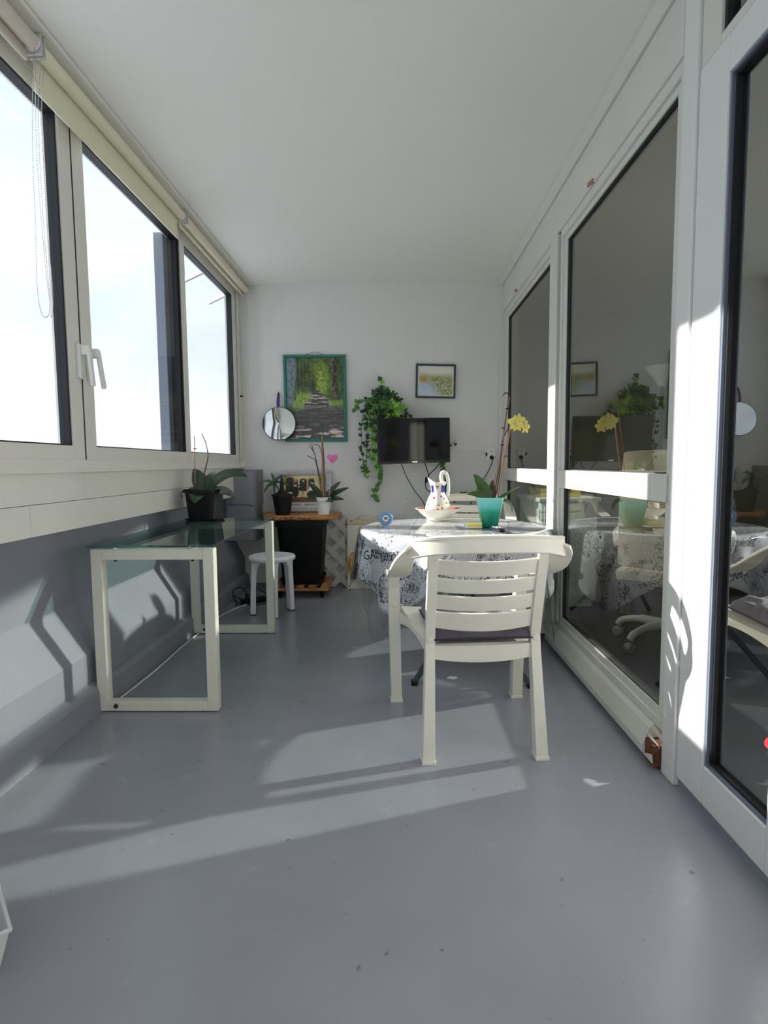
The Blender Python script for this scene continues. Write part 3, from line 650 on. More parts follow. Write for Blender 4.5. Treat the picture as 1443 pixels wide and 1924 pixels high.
def couple(U, W_):
    n2 = fbm(U*24, W_*22, 41); n3 = fbm(U*50, W_*44, 43)
    c = np.ones(U.shape+(3,))*col3(226, 206, 152)*(0.85+.3*n2)[..., None]
    c = mixc(c, mixc(col3(120, 84, 52), col3(92, 60, 36), n3), np.clip((.22-W_)/.03, 0, 1))
    c = mixc(c, mixc(col3(70, 104, 44), col3(150, 170, 96), np.clip(n3*2-.6, 0, 1)), np.clip((np.exp(-((U-.08)/.12)**2-((W_-.95)/.12)**2)+np.exp(-((U-.93)/.1)**2-((W_-.85)/.2)**2))*1.4, 0, 1))
    blk = col3(22, 26, 24)
    def rect(x0, x1, z0, z1): return ((U > x0) & (U < x1) & (W_ > z0) & (W_ < z1)).astype(float)
    arch = lambda x, wd, z0, z1: ((np.abs(U-x) < wd) & (W_ > z0) & (W_ < z1+np.sqrt(np.maximum(0, wd**2-(U-x)**2))*.9)).astype(float)
    ell = lambda x, z, a, b: (((U-x)/a)**2+((W_-z)/b)**2 < 1).astype(float)
    for x, wd, z0, z1 in ((.20, .085, .40, .86), (.50, .075, .42, .80), (.68, .06, .5, .82)): c = mixc(c, col3(190, 140, 80), arch(x, wd+.018, z0, z1+.02)); c = mixc(c, blk, arch(x, wd, z0, z1))
    c = mixc(c, blk, rect(.02, .09, .66, .86)); c = mixc(c, blk, rect(.30, .38, .66, .86))
    for x in (.055, .34, .50): c = mixc(c, col3(240, 238, 226), ell(x, .80, .018, .028))
    c = mixc(c, blk, ell(.33, .40, .075, .20)); c = mixc(c, blk, ell(.40, .55, .06, .09)); c = mixc(c, col3(206, 166, 130), ell(.40, .60, .03, .045)); c = mixc(c, blk, ell(.385, .635, .035, .03))
    c = mixc(c, col3(150, 90, 60), ((np.abs(U-.49-.05*(W_-.3)) < .008) & (W_ < .48) & (W_ > .2)).astype(float))
    c = mixc(c, blk, ell(.68, .30, .105, .12)); c = mixc(c, blk, ell(.68, .46, .04, .12)); c = mixc(c, col3(240, 238, 230), ell(.68, .52, .05, .08)); c = mixc(c, col3(210, 170, 140), ell(.68, .63, .025, .04)); c = mixc(c, col3(240, 238, 230), ell(.68, .70, .045, .045)); c = mixc(c, blk, rect(.65, .67, .13, .22)); c = mixc(c, blk, rect(.70, .72, .13, .22))
    return c
def couple_picture():
    t = thing('framed_painting', (-0.82, 5.06, ZBD), 'silver framed painting of two dark dressed figures before arches leaning on wall', 'picture')
    P = lambda x, z, k=0: (x, 5.062+(z-ZBD)*.15-k, ZBD+.001+(z-ZBD)*.985)
    fr = mat('ornate_silver_frame', lin(200, 202, 206), 0.45, bump=1.0, bscale=110, vary=.15, vscale=70)
    frame_parts(t, P(-1.072, ZBD), P(-.568, ZBD), P(-1.072, 1.058), .052, .020, fr)
    print_obj('print', t, P(-1.022, ZBD+.085, .008), P(-.618, ZBD+.085, .008), P(-1.022, 1.01, .008), couple, 96, 72)
    print_obj('caption_strip', t, P(-1.022, ZBD+.048, .0085), P(-.618, ZBD+.048, .0085), P(-1.022, ZBD+.088, .0085),
              lambda U, W_: mixc(np.ones(U.shape+(3,))*col3(214, 214, 210), col3(96, 98, 104), ((np.abs(W_-.5) < .25) & (vnoise(U*60, W_*3, 5) > .42) & (U > .2) & (U < .9)).astype(float)*.8), 120, 8)
    for i in range(26):
        x = -1.052+i*.0186
        a = P(x, 1.032, .021); MB().lathe([(0, 0), (.007, .001), (.005, .004), (0, .005)], a, 8, (0, -1, .15)).build('bead', fr, t, smooth=60)
couple_picture()

# ------------------------------------------------------------------ round hand mirror on hook
def round_mirror():
    c = V(-1.018, YB-0.062, 1.463); ax = norm(V(.06, -1, .10))
    t = thing('round_mirror', (c[0], YB-.03, 1.32), 'round wall mirror with black rim hanging from a purple strap', 'mirror')
    MB().lathe([(0, -.012), (.143, -.012), (.147, -.006), (.147, .004), (.143, .006), (0, .006)], c, 56, ax).build('rim', M_blackp, t, smooth=40)
    MB().lathe([(0, .0062), (.1425, .0062), (.1415, .0085), (.07, .0115), (0, .0125)], c, 56, ax).build('mirror_glass', mat('silvered_glass', lin(225, 228, 230), .03, metal=1.0), t, smooth=60)
    MB().tube(spline([(c[0]-.012, c[1]+.01, c[2]+.142), (c[0]-.016, c[1]+.02, c[2]+.20), (c[0]-.010, YB-.016, c[2]+.262), (c[0]-.003, c[1]+.02, c[2]+.20), (c[0]-.004, c[1]+.01, c[2]+.142)]), .008, 8, 1.0, .35).build('strap', mat('purple_webbing', lin(74, 56, 120), .7), t, smooth=60)
    tag(MB().tube([(c[0]-.010, YB, c[2]+.276), (c[0]-.010, YB-.020, c[2]+.268), (c[0]-.010, YB-.028, c[2]+.254), (c[0]-.010, YB-.012, c[2]+.246)], .006, 8).build('wall_hook', M_blackp, smooth=60), 'dark hook carrying the purple strap of the round mirror', 'hook')
round_mirror()

# ------------------------------------------------------------------ television
def tv():
    cx, cy, cz = 0.158, 4.845, 1.293; a = math.radians(14)
    t = thing('television', (cx, YB-.02, cz), 'black flat screen television on a wall arm below the watercolour', 'television')
    tilt = math.radians(2.2)
    def T(p):
        x, y, z = p; x, z = x*math.cos(tilt)-z*math.sin(tilt)*.3, z+x*math.sin(tilt)*.55
        return V(cx+x*math.cos(a)-y*math.sin(a), cy+x*math.sin(a)+y*math.cos(a), cz+z)
    W2, H2 = .312, .188
    MB().box(-W2, W2, -.006, .022, -H2, H2).xf(T).build('casing', M_blackp, t, bevel=.004)
    fr = MB(); w_ = .014
    fr.box(-W2, W2, -.011, -.006, H2-w_, H2); fr.box(-W2, W2, -.011, -.006, -H2, -H2+.024); fr.box(-W2, -W2+w_, -.011, -.006, -H2+.024, H2-w_); fr.box(W2-w_, W2, -.011, -.006, -H2+.024, H2-w_)
    fr.xf(T).build('bezel', mat('gloss_black', lin(12, 12, 14), .15), t, bevel=.001)
    MB().box(-W2+w_, W2-w_, -.0075, -.006, -H2+.024, H2-w_).xf(T).build('screen', mat('dark_screen', lin(8, 9, 10), .07, spec=.45), t)
    MB().box(-.022, .022, -.0118, -.011, -H2+.008, -H2+.016).xf(T).build('maker_mark', M_chrome, t)
    MB().box(-.20, .20, .022, .048, -.13, .12).xf(T).build('rear_housing', M_blackp, t, bevel=.008)
    MB().box(cx-.04, cx+.10, YB-.022, YB-.001, cz-.07, cz+.07).build('wall_plate', M_blackp, t)
    MB().bar((cx+.03, YB-.02, cz), T((.02, .045, 0)), .03, .05).build('arm', M_blackp, t)
    for nm, q in (('cable', [T((-.11, .02, -H2)), (.10, 4.98, .98), (.17, 5.05, .86), (.245, 5.10, .76), (.30, 5.12, .60)]),
                  ('cable', [T((.10, .03, -H2)), (.272, 4.98, 1.05), (.285, 5.0, 1.0), (.262, 5.02, .95), (.268, 5.03, .88), (.31, 5.06, .84), (.33, 5.10, .70)]),
                  ('cable', [T((.235, .03, -H2)), (.345, 4.98, 1.06), (.30, 5.0, 1.015), (.275, 5.02, .97)]),
                  ('cable', [T((.25, .03, -H2+.01)), (.43, 5.0, 1.05), (.452, 5.03, .95), (.425, 5.05, .88), (.38, 5.08, .82), (.36, 5.10, .68)])):
        MB().tube(spline(q), .004, 6).build(nm, M_cable, t, smooth=60)
    MB().tube([(.270, 5.02, .985), (.266, 5.02, .935)], [.011, .013], 8).build('ferrite', M_blackp, t, smooth=40)
tv()
def outlet():
    t = thing('wall_socket', (0.848, YB, 1.172), 'double white wall socket with one black plug beside corner post', 'socket')
    MB().box(.812, .884, YB-.012, YB, 1.128, 1.232).build('plate', M_white, t, bevel=.004)
    for z in (1.205, 1.154):
        s = MB().lathe([(0, .0), (.021, 0), (.021, .003), (.018, .003), (.017, .0005), (0, .0005)], (.848, YB-.012, z), 20, (0, -1, 0)).build('outlet', M_white, t, smooth=30)
        MB().box(.838, .842, YB-.0155, YB-.012, z-.005, z+.005).box(.854, .858, YB-.0155, YB-.012, z-.005, z+.005).build('contact_hole', M_black, s)
    MB().box(.798, .812, YB-.02, YB, 1.165, 1.192).build('switch', M_blackp, t, bevel=.003)
    p = thing('power_plug', (.848, YB-.016, 1.15), 'black plug and cord hanging from the white wall socket', 'plug')
    MB().lathe([(0, 0), (.018, 0), (.018, .02), (.012, .032), (0, .034)], (.850, YB-.016, 1.152), 16, (0, -1, -.2)).build('plug_body', M_blackp, p, smooth=40)
    MB().tube(spline([(.850, YB-.042, 1.146), (.850, YB-.05, 1.11), (.82, YB-.03, 1.03), (.76, YB-.02, .93), (.70, YB-.018, .82), (.66, YB-.018, .70), (.64, YB-.018, .3), (.62, YB-.03, .008)]), .0038, 6).build('cord', M_cable, p, smooth=60)
    tag(MB().tube(spline([(.40, YB-.005, 1.208), (.60, YB-.005, 1.214), (.74, YB-.005, 1.213), (.80, YB-.005, 1.195), (.825, YB-.005, 1.188)]), .005, 6).build('surface_cable', M_wcable, smooth=60), 'thin white cable clipped to end wall between television and socket', 'cable')
outlet()

# ------------------------------------------------------------------ ivy
def ivy():
    rg = random.Random(11)
    t = thing('hanging_ivy', (-0.06, YB-.02, 1.50), 'trailing green ivy in a lime pot hung on end wall behind the television', 'plant')
    pc = (-0.085, 5.045, 1.46)
    pot_mb(pc, .062, .082, .15, rim=.006).build('pot', mat('lime_pot', lin(170, 208, 60), .4), t, smooth=40)
    MB().tube(spline([(-.15, 5.045, 1.60), (-.095, 5.10, 1.74), (-.085, 5.128, 1.78), (-.075, 5.10, 1.74), (-.02, 5.045, 1.60)]), .003, 6).build('hanger_wire', M_dmetal, t)
    greens = [mat('ivy_dark', lin(34, 62, 30), .4, vary=.2, vscale=20), mat('ivy_mid', lin(74, 120, 46), .4, vary=.2, vscale=20), mat('ivy_light', lin(140, 192, 70), .42, vary=.15, vscale=20)]
    # five-lobed leaf, three mesh variants
    lob = [(0, -.05), (.16, -.34), (.44, -.30), (.34, -.02), (.54, .22), (.24, .28), (0, .66), (-.24, .28), (-.54, .22), (-.34, -.02), (-.44, -.30), (-.16, -.34)]
    meshes = []
    for k in range(3):
        vs_ = [(0, .05, .05)]+[(x*(1+.08*math.sin(i*7+k*3)), y, -.10*abs(x)+.05*math.sin(i*3+k)) for i, (x, y) in enumerate(lob)]
        n = len(lob); fs = [(0, 1+i, 1+(i+1) % n) for i in range(n)]
        vb = [(x, y, z-.03) for x, y, z in vs_]; fb = [(0+n+1, 1+(i+1) % n+n+1, 1+i+n+1) for i in range(n)]
        fe = [(1+i, 1+i+n+1, 1+(i+1) % n+n+1, 1+(i+1) % n) for i in range(n)]
        for g in range(3):
            me = bpy.data.meshes.new('ivy_leaf'); me.from_pydata(vs_+vb, [], fs+fb+fe); me.update(); me.materials.append(greens[g]); meshes.append((me, g))
    root = V(*t.location)
    def leaf(p, size, g, face):
        me = rg.choice([m for m, gg in meshes if gg == g]); o = bpy.data.objects.new('leaf', me); C.objects.link(o); o.parent = t
        z = norm(face+V(rg.uniform(-.55, .55), 0, rg.uniform(-.5, .5))); y = norm(V(rg.uniform(-.7, .7), rg.uniform(-.2, .2), -1)); y = norm(y-z*(y@z)); x = np.cross(y, z)
        q = V(*p)-root
        q[1] = min(q[1], YB-.030-root[1])
        o.matrix_local = Matrix(((x[0]*size, y[0]*size, z[0]*size, q[0]), (x[1]*size, y[1]*size, z[1]*size, q[1]), (x[2]*size, y[2]*size, z[2]*size, q[2]), (0, 0, 0, 1)))
    def vine(pts, n, s0, s1, gsel, jx=.02, nm='vine'):
        P = spline(pts, 6); MB().tube(P, .0022, 5).build(nm, M_stem, t)
        for i in range(n):
            u = (i+rg.random()*.7)/n; p = P[min(int(u*(len(P)-1)), len(P)-1)]
            leaf(p+V(rg.uniform(-jx, jx), -.015+rg.uniform(-.012, .008), rg.uniform(-jx, jx)), s0+(s1-s0)*u+rg.uniform(-.006, .006), rg.choice(gsel), V(0, -1, .35))
    # crown of leaves
    n = 0
    while n < 105:
        x = rg.gauss(-.100, .085); z = rg.gauss(1.595, .085)
        if ((x+.100)/.185)**2+((z-1.60)/.20)**2 > 1 or z > 1.82-abs(x+.11)*1.1: continue
        y = 4.955+rg.uniform(-.03, .05)+((x+.10)/.17)**2*.06
        g = 2 if (x > -.06 and z < 1.66 and rg.random() < .6) else (0 if rg.random() < .62 else 1)  # paler leaves right of centre paint the sunlit side of the crown
        leaf((x, y, z), rg.uniform(.058, .080), g, V(rg.uniform(-.3, .3), -1, .4)); n += 1
    vine([(-.10, 5.02, 1.63), (-.12, 5.05, 1.74), (-.115, 5.08, 1.80), (-.135, 5.09, 1.845)], 9, .06, .045, [1, 0, 2])
    vine([(-.20, 5.0, 1.62), (-.30, 5.03, 1.66), (-.34, 5.06, 1.60), (-.375, 5.08, 1.555)], 11, .055, .04, [1, 1, 2])
    vine([(-.22, 5.02, 1.62), (-.285, 5.05, 1.5), (-.295, 5.08, 1.3), (-.285, 5.09, 1.10), (-.26, 5.09, 1.0)], 26, .040, .030, [0, 0, 1])
    vine([(-.20, 5.0, 1.60), (-.245, 5.04, 1.45), (-.25, 5.07, 1.25), (-.255, 5.08, 1.08), (-.245, 5.09, .985)], 28, .052, .034, [1, 1, 0, 2])
    vine([(-.16, 4.98, 1.58), (-.20, 5.03, 1.42), (-.19, 5.06, 1.2), (-.17, 5.07, 1.05)], 28, .056, .040, [1, 2, 2, 1])
    vine([(-.15, 4.99, 1.55), (-.165, 5.05, 1.35), (-.13, 5.06, 1.12), (-.13, 5.08, 1.0), (-.16, 5.09, .90), (-.19, 5.09, .84), (-.165, 5.10, .765)], 34, .056, .040, [1, 1, 2], .016)
    vine([(0.0, 5.02, 1.60), (.07, 5.07, 1.60), (.11, 5.09, 1.54), (.15, 5.10, 1.49)], 12, .045, .035, [0, 0])
    vine([(.10, 5.09, 1.50), (.30, 5.10, 1.35), (.45, 5.09, 1.27), (.53, 5.08, 1.30)], 8, .034, .028, [1, 0])
    vine([(.40, 5.09, 1.20), (.42, 5.08, 1.10), (.435, 5.07, 1.0), (.43, 5.07, .92), (.42, 5.08, .85)], 26, .036, .030, [0, 0, 1], .026)
    vine([(.42, 5.08, .86), (.46, 5.06, .80), (.50, 5.04, .79), (.55, 5.02, .825), (.63, 5.0, .845)], 22, .038, .030, [0, 1, 0], .026)
ivy()

# ------------------------------------------------------------------ lattice, mirror panel and hat
def lattice():
    x0, x1, z0, z1 = -0.74, 0.12, 0.012, 0.640
    t = thing('garden_trellis', ((x0+x1)/2, 5.115, 0), 'grey diagonal lattice trellis leaning against end wall beside the planter', 'trellis')
    mt = mat('grey_trellis_wood', lin(212, 208, 200), .7, vary=.05, vscale=12)
    P = .096; k = 0
    for sgn, yy in ((1, 5.104), (-1, 5.094)):
        s = -3.0
        while s < 3.0:
            # line z - z0 = sgn*(x - xs)
            xs = x0+s
            lo, hi = (xs, xs+(z1-z0)) if sgn == 1 else (xs-(z1-z0), xs)
            a, b = max(lo, x0), min(hi, x1)
            if b-a > .03:
                za, zb = z0+sgn*(a-xs), z0+sgn*(b-xs)
                m = MB().bar((a, yy, za), (b, yy, zb), .051, .008, (0, 1, 0)); m.build('slat', mt, t)
            s += .158
lattice()
def panel():
    t = thing('mirror_panel', (-0.31, 5.05, 0), 'narrow mirror panel with screws and reflection painted cream standing against the trellis beside the table', 'panel')
    S = lambda z: 5.030+.045*z/.6
    mp_ = mat('cream_mirror_reflection', lin(226, 222, 202), .35)  # what the mirror reflects is painted as one flat cream
    fixn(MB().loft([[(-.432, S(z)-.008, z), (-.16, S(z)-.008, z), (-.16, S(z)+.006, z), (-.432, S(z)+.006, z)] for z in (0.0, .568)]).build('board', mp_, t, bevel=.002))
    fixn(MB().loft([[(-.432, S(z)-.008, z), (-.16, S(z)-.008, z), (-.16, S(z)+.006, z), (-.432, S(z)+.006, z)] for z in (.571, .612)]).build('top_strip', mat('straw_strip', lin(206, 192, 156), .5), t, bevel=.002))
    for x, z in ((-.418, .025), (-.40, .60)):
        MB().lathe([(0, 0), (.006, 0), (.005, .003), (0, .004)], (x, S(z)-.008, z), 10, (0, -1, .1)).build('screw', M_dmetal, t)
    h = thing('straw_hat', (-.372, 4.99, .10), 'small straw hat standing in for a hat reflected in the narrow mirror panel', 'hat')  # solid hat added in place of a reflected one
    st = mat('woven_straw', lin(222, 182, 120), .8, bump=.8, bscale=140, vary=.12, vscale=60)
    c = (-.372, S(.22)-.014, .218); ax = (-.05, -1, .12)
    MB().lathe([(.0, .004), (.06, .004), (.098, .0), (.100, .003), (.062, .008), (0, .009)], c, 36, ax, .66, 1.12).build('brim', st, h, smooth=60)
    MB().lathe([(.050, .006), (.048, .03), (.040, .042), (.02, .046), (0, .044)], (c[0]-.01, c[1], c[2]+.004), 32, ax, .70, 1.05).build('crown', st, h, smooth=60)
panel()

# ------------------------------------------------------------------ round table with cloths
TCX, TCY, TR, TZ = 0.352, 3.500, 0.555, 0.716
def table():
    t = thing('round_folding_table', (TCX, TCY, 0), 'round folding table on crossed dark metal legs under a printed cloth', 'table')
    MB().lathe([(0, TZ-.026), (TR-.012, TZ-.026), (TR-.004, TZ-.020), (TR-.004, TZ-.008), (TR-.010, TZ-.0035), (0, TZ-.0035)], (TCX, TCY, 0), 64).build('tabletop', M_dmetal, t, smooth=40)
    for sy in (-1, 1):
        yf, yt = TCY+sy*.72, TCY+sy*.36
        for a in (-1, 1):
            MB().bar((TCX+.02+a*.285, yf+a*sy*.018, .008), (TCX-a*.22, yt+a*sy*.018, TZ-.027), .028, .014, (0, 1, 0)).build('leg', M_dmetal, t, bevel=.003)
        MB().bar((TCX-.24, yt, TZ-.034), (TCX+.24, yt, TZ-.034), .024, .014).build('top_rail', M_dmetal, t)
    for a in (-1, 1):
        MB().bar((TCX+.02+a*.285, TCY-.72+a*-.018-.02, .008), (TCX+.02+a*.285, TCY-.72+a*-.018+.03, .008), .03, .016).build('foot_cap', M_blackp, t)
table()
def hang(theta, half, p, rot=0.10):
    c, s = abs(math.cos(theta-rot)), abs(math.sin(theta-rot))
    return half/((c**p+s**p)**(1/p))
def drape_point(theta, s, off=0.0, half=.80, amp=.8, ph=0.0, p=6, flare=.05):
    """s = distance from table centre along the cloth"""
    if s <= TR: return V(TCX+s*math.cos(theta), TCY+s*math.sin(theta), TZ+off)
    h = s-TR; L = max(hang(theta, half, p)-TR, .05)
    bend = .03; 
    if h < bend: rr = TR+h*.75; z = TZ-h*h/(2*bend)*.9
    else: rr = TR+bend*.75+(h-bend)*flare; z = TZ-bend*.45-(h-bend)*.985
    w_ = min(1, h/.28)
    rr += amp*w_*(.026*math.sin(theta*13+ph)+.014*math.sin(theta*7+1.3+ph)+.008*math.sin(theta*23+ph*2))
    rr += off
    x = TCX+rr*math.cos(theta); y = TCY+rr*math.sin(theta)
    x = min(x, .925+off*.2-.010+.0)        # the cloth lies against the glazed wall
    return V(x, y, z+off)
def cloth_material():
    m = bpy.data.materials.new('printed_cotton'); m.use_nodes = True; MATS['printed_cotton'] = m
    n = m.node_tree; p = n.nodes['Principled BSDF']; p.inputs['Roughness'].default_value = .75
    uv = n.nodes.new('ShaderNodeUVMap'); uv.uv_map = 'cloth'
    def N(t, **k):
        q = n.nodes.new(t)
        for a, b in k.items():
            try: q.inputs[a].default_value = b
            except Exception: setattr(q, a, b)
        return q
    L = n.links.new
    v1 = N('ShaderNodeTexVoronoi', Scale=7.0); v1.feature = 'F1'; v1.distance = 'CHEBYCHEV'
    nzw = N('ShaderNodeTexNoise', Scale=9.0, Detail=3.0)
    L(uv.outputs[0], v1.inputs['Vector']); L(uv.outputs[0], nzw.inputs['Vector'])
    # rotated local coordinates in each patch
    wv = N('ShaderNodeTexWave', Scale=11.0, Distortion=5.0, Detail=3.0); wv.wave_type = 'BANDS'
    wv.inputs['Detail Scale'].default_value = 2.2
    rot = N('ShaderNodeVectorRotate'); rot.rotation_type = 'Z_AXIS'
    mr = N('ShaderNodeMath'); mr.operation = 'MULTIPLY'; mr.inputs[1].default_value = 6.28
    sp_ = N('ShaderNodeSeparateColor'); L(v1.outputs['Color'], sp_.inputs[0]); L(sp_.outputs[0], mr.inputs[0])
    L(uv.outputs[0], rot.inputs['Vector']); L(mr.outputs[0], rot.inputs['Angle']); L(rot.outputs[0], wv.inputs['Vector'])
    # ink: thin contour lines of the warped wave, lettering-like ticks, tinted patches
    r1 = N('ShaderNodeValToRGB'); e = r1.color_ramp.elements; e[0].position = .42; e[0].color = (0,0,0,1); e[1].position = .46; e[1].color = (1,1,1,1)
    x = r1.color_ramp.elements.new(.54); x.color = (1,1,1,1); x = r1.color_ramp.elements.new(.60); x.color = (0,0,0,1)
    L(wv.outputs['Fac'], r1.inputs['Fac'])
    nz2 = N('ShaderNodeTexNoise', Scale=38.0, Detail=2.0); L(rot.outputs[0], nz2.inputs['Vector'])
    r2 = N('ShaderNodeValToRGB'); e = r2.color_ramp.elements; e[0].position = .46; e[0].color = (0,0,0,1); e[1].position = .485; e[1].color = (1,1,1,1)
    x = r2.color_ramp.elements.new(.515); x.color = (1,1,1,1); x = r2.color_ramp.elements.new(.54); x.color = (0,0,0,1); L(nz2.outputs['Fac'], r2.inputs['Fac'])
    sel = N('ShaderNodeValToRGB'); e = sel.color_ramp.elements; e[0].position = .45; e[0].color = (0,0,0,1); e[1].position = .5; e[1].color = (1,1,1,1); L(sp_.outputs[1], sel.inputs['Fac'])
    mxi = N('ShaderNodeMix'); mxi.data_type = 'FLOAT'; L(sel.outputs[0], mxi.inputs[0]); L(r1.outputs[0], mxi.inputs[2]); L(r2.outputs[0], mxi.inputs[3])
    msk = N('ShaderNodeValToRGB'); e = msk.color_ramp.elements; e[0].position = .33; e[0].color = (0,0,0,1); e[1].position = .39; e[1].color = (1,1,1,1); L(nzw.outputs['Fac'], msk.inputs['Fac'])
    mu = N('ShaderNodeMath'); mu.operation = 'MULTIPLY'; L(mxi.outputs[0], mu.inputs[0]); L(msk.outputs[0], mu.inputs[1])
    tint = N('ShaderNodeValToRGB'); e = tint.color_ramp.elements; e[0].position = .3; e[0].color = lin(238, 238, 240); e[1].position = .75; e[1].color = lin(208, 208, 213); L(sp_.outputs[2], tint.inputs['Fac'])
    fin = N('ShaderNodeMix'); fin.data_type = 'RGBA'; L(mu.outputs[0], fin.inputs[0]); L(tint.outputs[0], fin.inputs[6]); fin.inputs[7].default_value = lin(34, 34, 40)
    L(fin.outputs[2], p.inputs['Base Color']); return m
def cloth(name, off, half, mtl, amp, ph, p, flare, label, nseg=200):
    m = MB(); rings = [0.001, .12, .25, .38, .48, .54, TR]; nh = 16; uvs = []
    for q in rings+[None]*nh: pass
    idx = []
    rows = len(rings)+nh
    for i in range(rows):
        for j in range(nseg):
            th = 2*math.pi*j/nseg
            s = rings[i] if i < len(rings) else TR+(hang(th, half, p)-TR)*((i-len(rings)+1)/nh)
            m.v.append(tuple(drape_point(th, s, off, half, amp, ph, p, flare))); uvs.append((s*math.cos(th), s*math.sin(th)))
    for i in range(rows-1):
        for j in range(nseg):
            a = i*nseg+j; b = i*nseg+(j+1) % nseg; m.f.append((a, b, b+nseg, a+nseg))
    m.f.append(tuple(range(nseg))[::-1])
    o = m.build(name, mtl, None, smooth=80, loc=(TCX, TCY, TZ))
    fixn(o)
    ul = o.data.uv_layers.new(name='cloth')
    for lp in o.data.loops: ul.data[lp.index].uv = uvs[lp.vertex_index]
    sd_ = o.modifiers.new('thickness', 'SOLIDIFY'); sd_.thickness = .0012; sd_.offset = 1
    tag(o, label, 'tablecloth'); return o
M_cloth = cloth_material()
tc_ = cloth('tablecloth', 0.0, .80, M_cloth, .8, 0.0, 6, .05, 'white tablecloth printed with black drawings and words on round table')
cloth('plastic_table_cover', 0.006, .90, M_film, .8, 0.35, 9, .15, 'clear plastic sheet covering the printed tablecloth')
# printed words of the cloth
def word(txt, th, s, size, rot, flip=1):
    cu = bpy.data.curves.new('word', 'FONT'); cu.body = txt; cu.size = size; cu.align_x = 'CENTER'; cu.resolution_u = 2
    ob = bpy.data.objects.new('word', cu); C.objects.link(ob); dg = bpy.context.evaluated_depsgraph_get()
    me = bpy.data.meshes.new_from_object(ob.evaluated_get(dg)); bpy.data.objects.remove(ob)
    import bmesh
    bm = bmesh.new(); bm.from_mesh(me); bmesh.ops.triangulate(bm, faces=bm.faces)
    for _ in range(2): bmesh.ops.subdivide_edges(bm, edges=[e for e in bm.edges if e.calc_length() > size*.22], cuts=1)
    c, s_ = math.cos(rot), math.sin(rot)
    for v in bm.verts:
        x, y = v.co.x*c-v.co.y*s_, v.co.x*s_+v.co.y*c
        q = drape_point(th+x/.62, s-y, .0028, .80); v.co = Vector(q-V(TCX, TCY, TZ))
    bm.to_mesh(me); bm.free(); me.name = 'printed_word'
    me.materials.clear(); me.materials.append(mat('black_print', lin(30, 30, 36), .8))
    o = bpy.data.objects.new('printed_word', me); C.objects.link(o); o.parent = tc_; o['label'] = 'black printed word %s' % txt
R_ = math.radians
word('CONCERT', R_(203), .73, .042, R_(78)); word('GAL', R_(213), .72, .075, R_(12)); word('MUSCAT', R_(228), .80, .040, R_(40))
word('RIEN', R_(222), .90, .048, R_(-70)); word('SIRA', R_(215.5), .90, .044, R_(-70)); word('EAU', R_(262), .65, .05, R_(4)); word('RIEN', R_(195), .66, .04, R_(-20))
wrg = random.Random(4)
for k in range(34):
    th_ = R_(182+k*4.0+wrg.uniform(-2, 2)); word(wrg.choice(['RIEN', 'MUSCAT', 'CONCERT', 'GAL', 'SIRA', 'EAU']), th_, wrg.uniform(.62, .90) if k % 2 else wrg.uniform(.60, .74), wrg.uniform(.026, .05), R_(wrg.choice([0, 8, -20, 45, 75, -70])))
for k in range(14):
    th_ = wrg.uniform(0, 6.28); word(wrg.choice(['RIEN', 'MUSCAT', 'CONCERT', 'GAL', 'SIRA']), th_, wrg.uniform(.30, .52), wrg.uniform(.03, .055), R_(wrg.choice([0, 30, -30])))

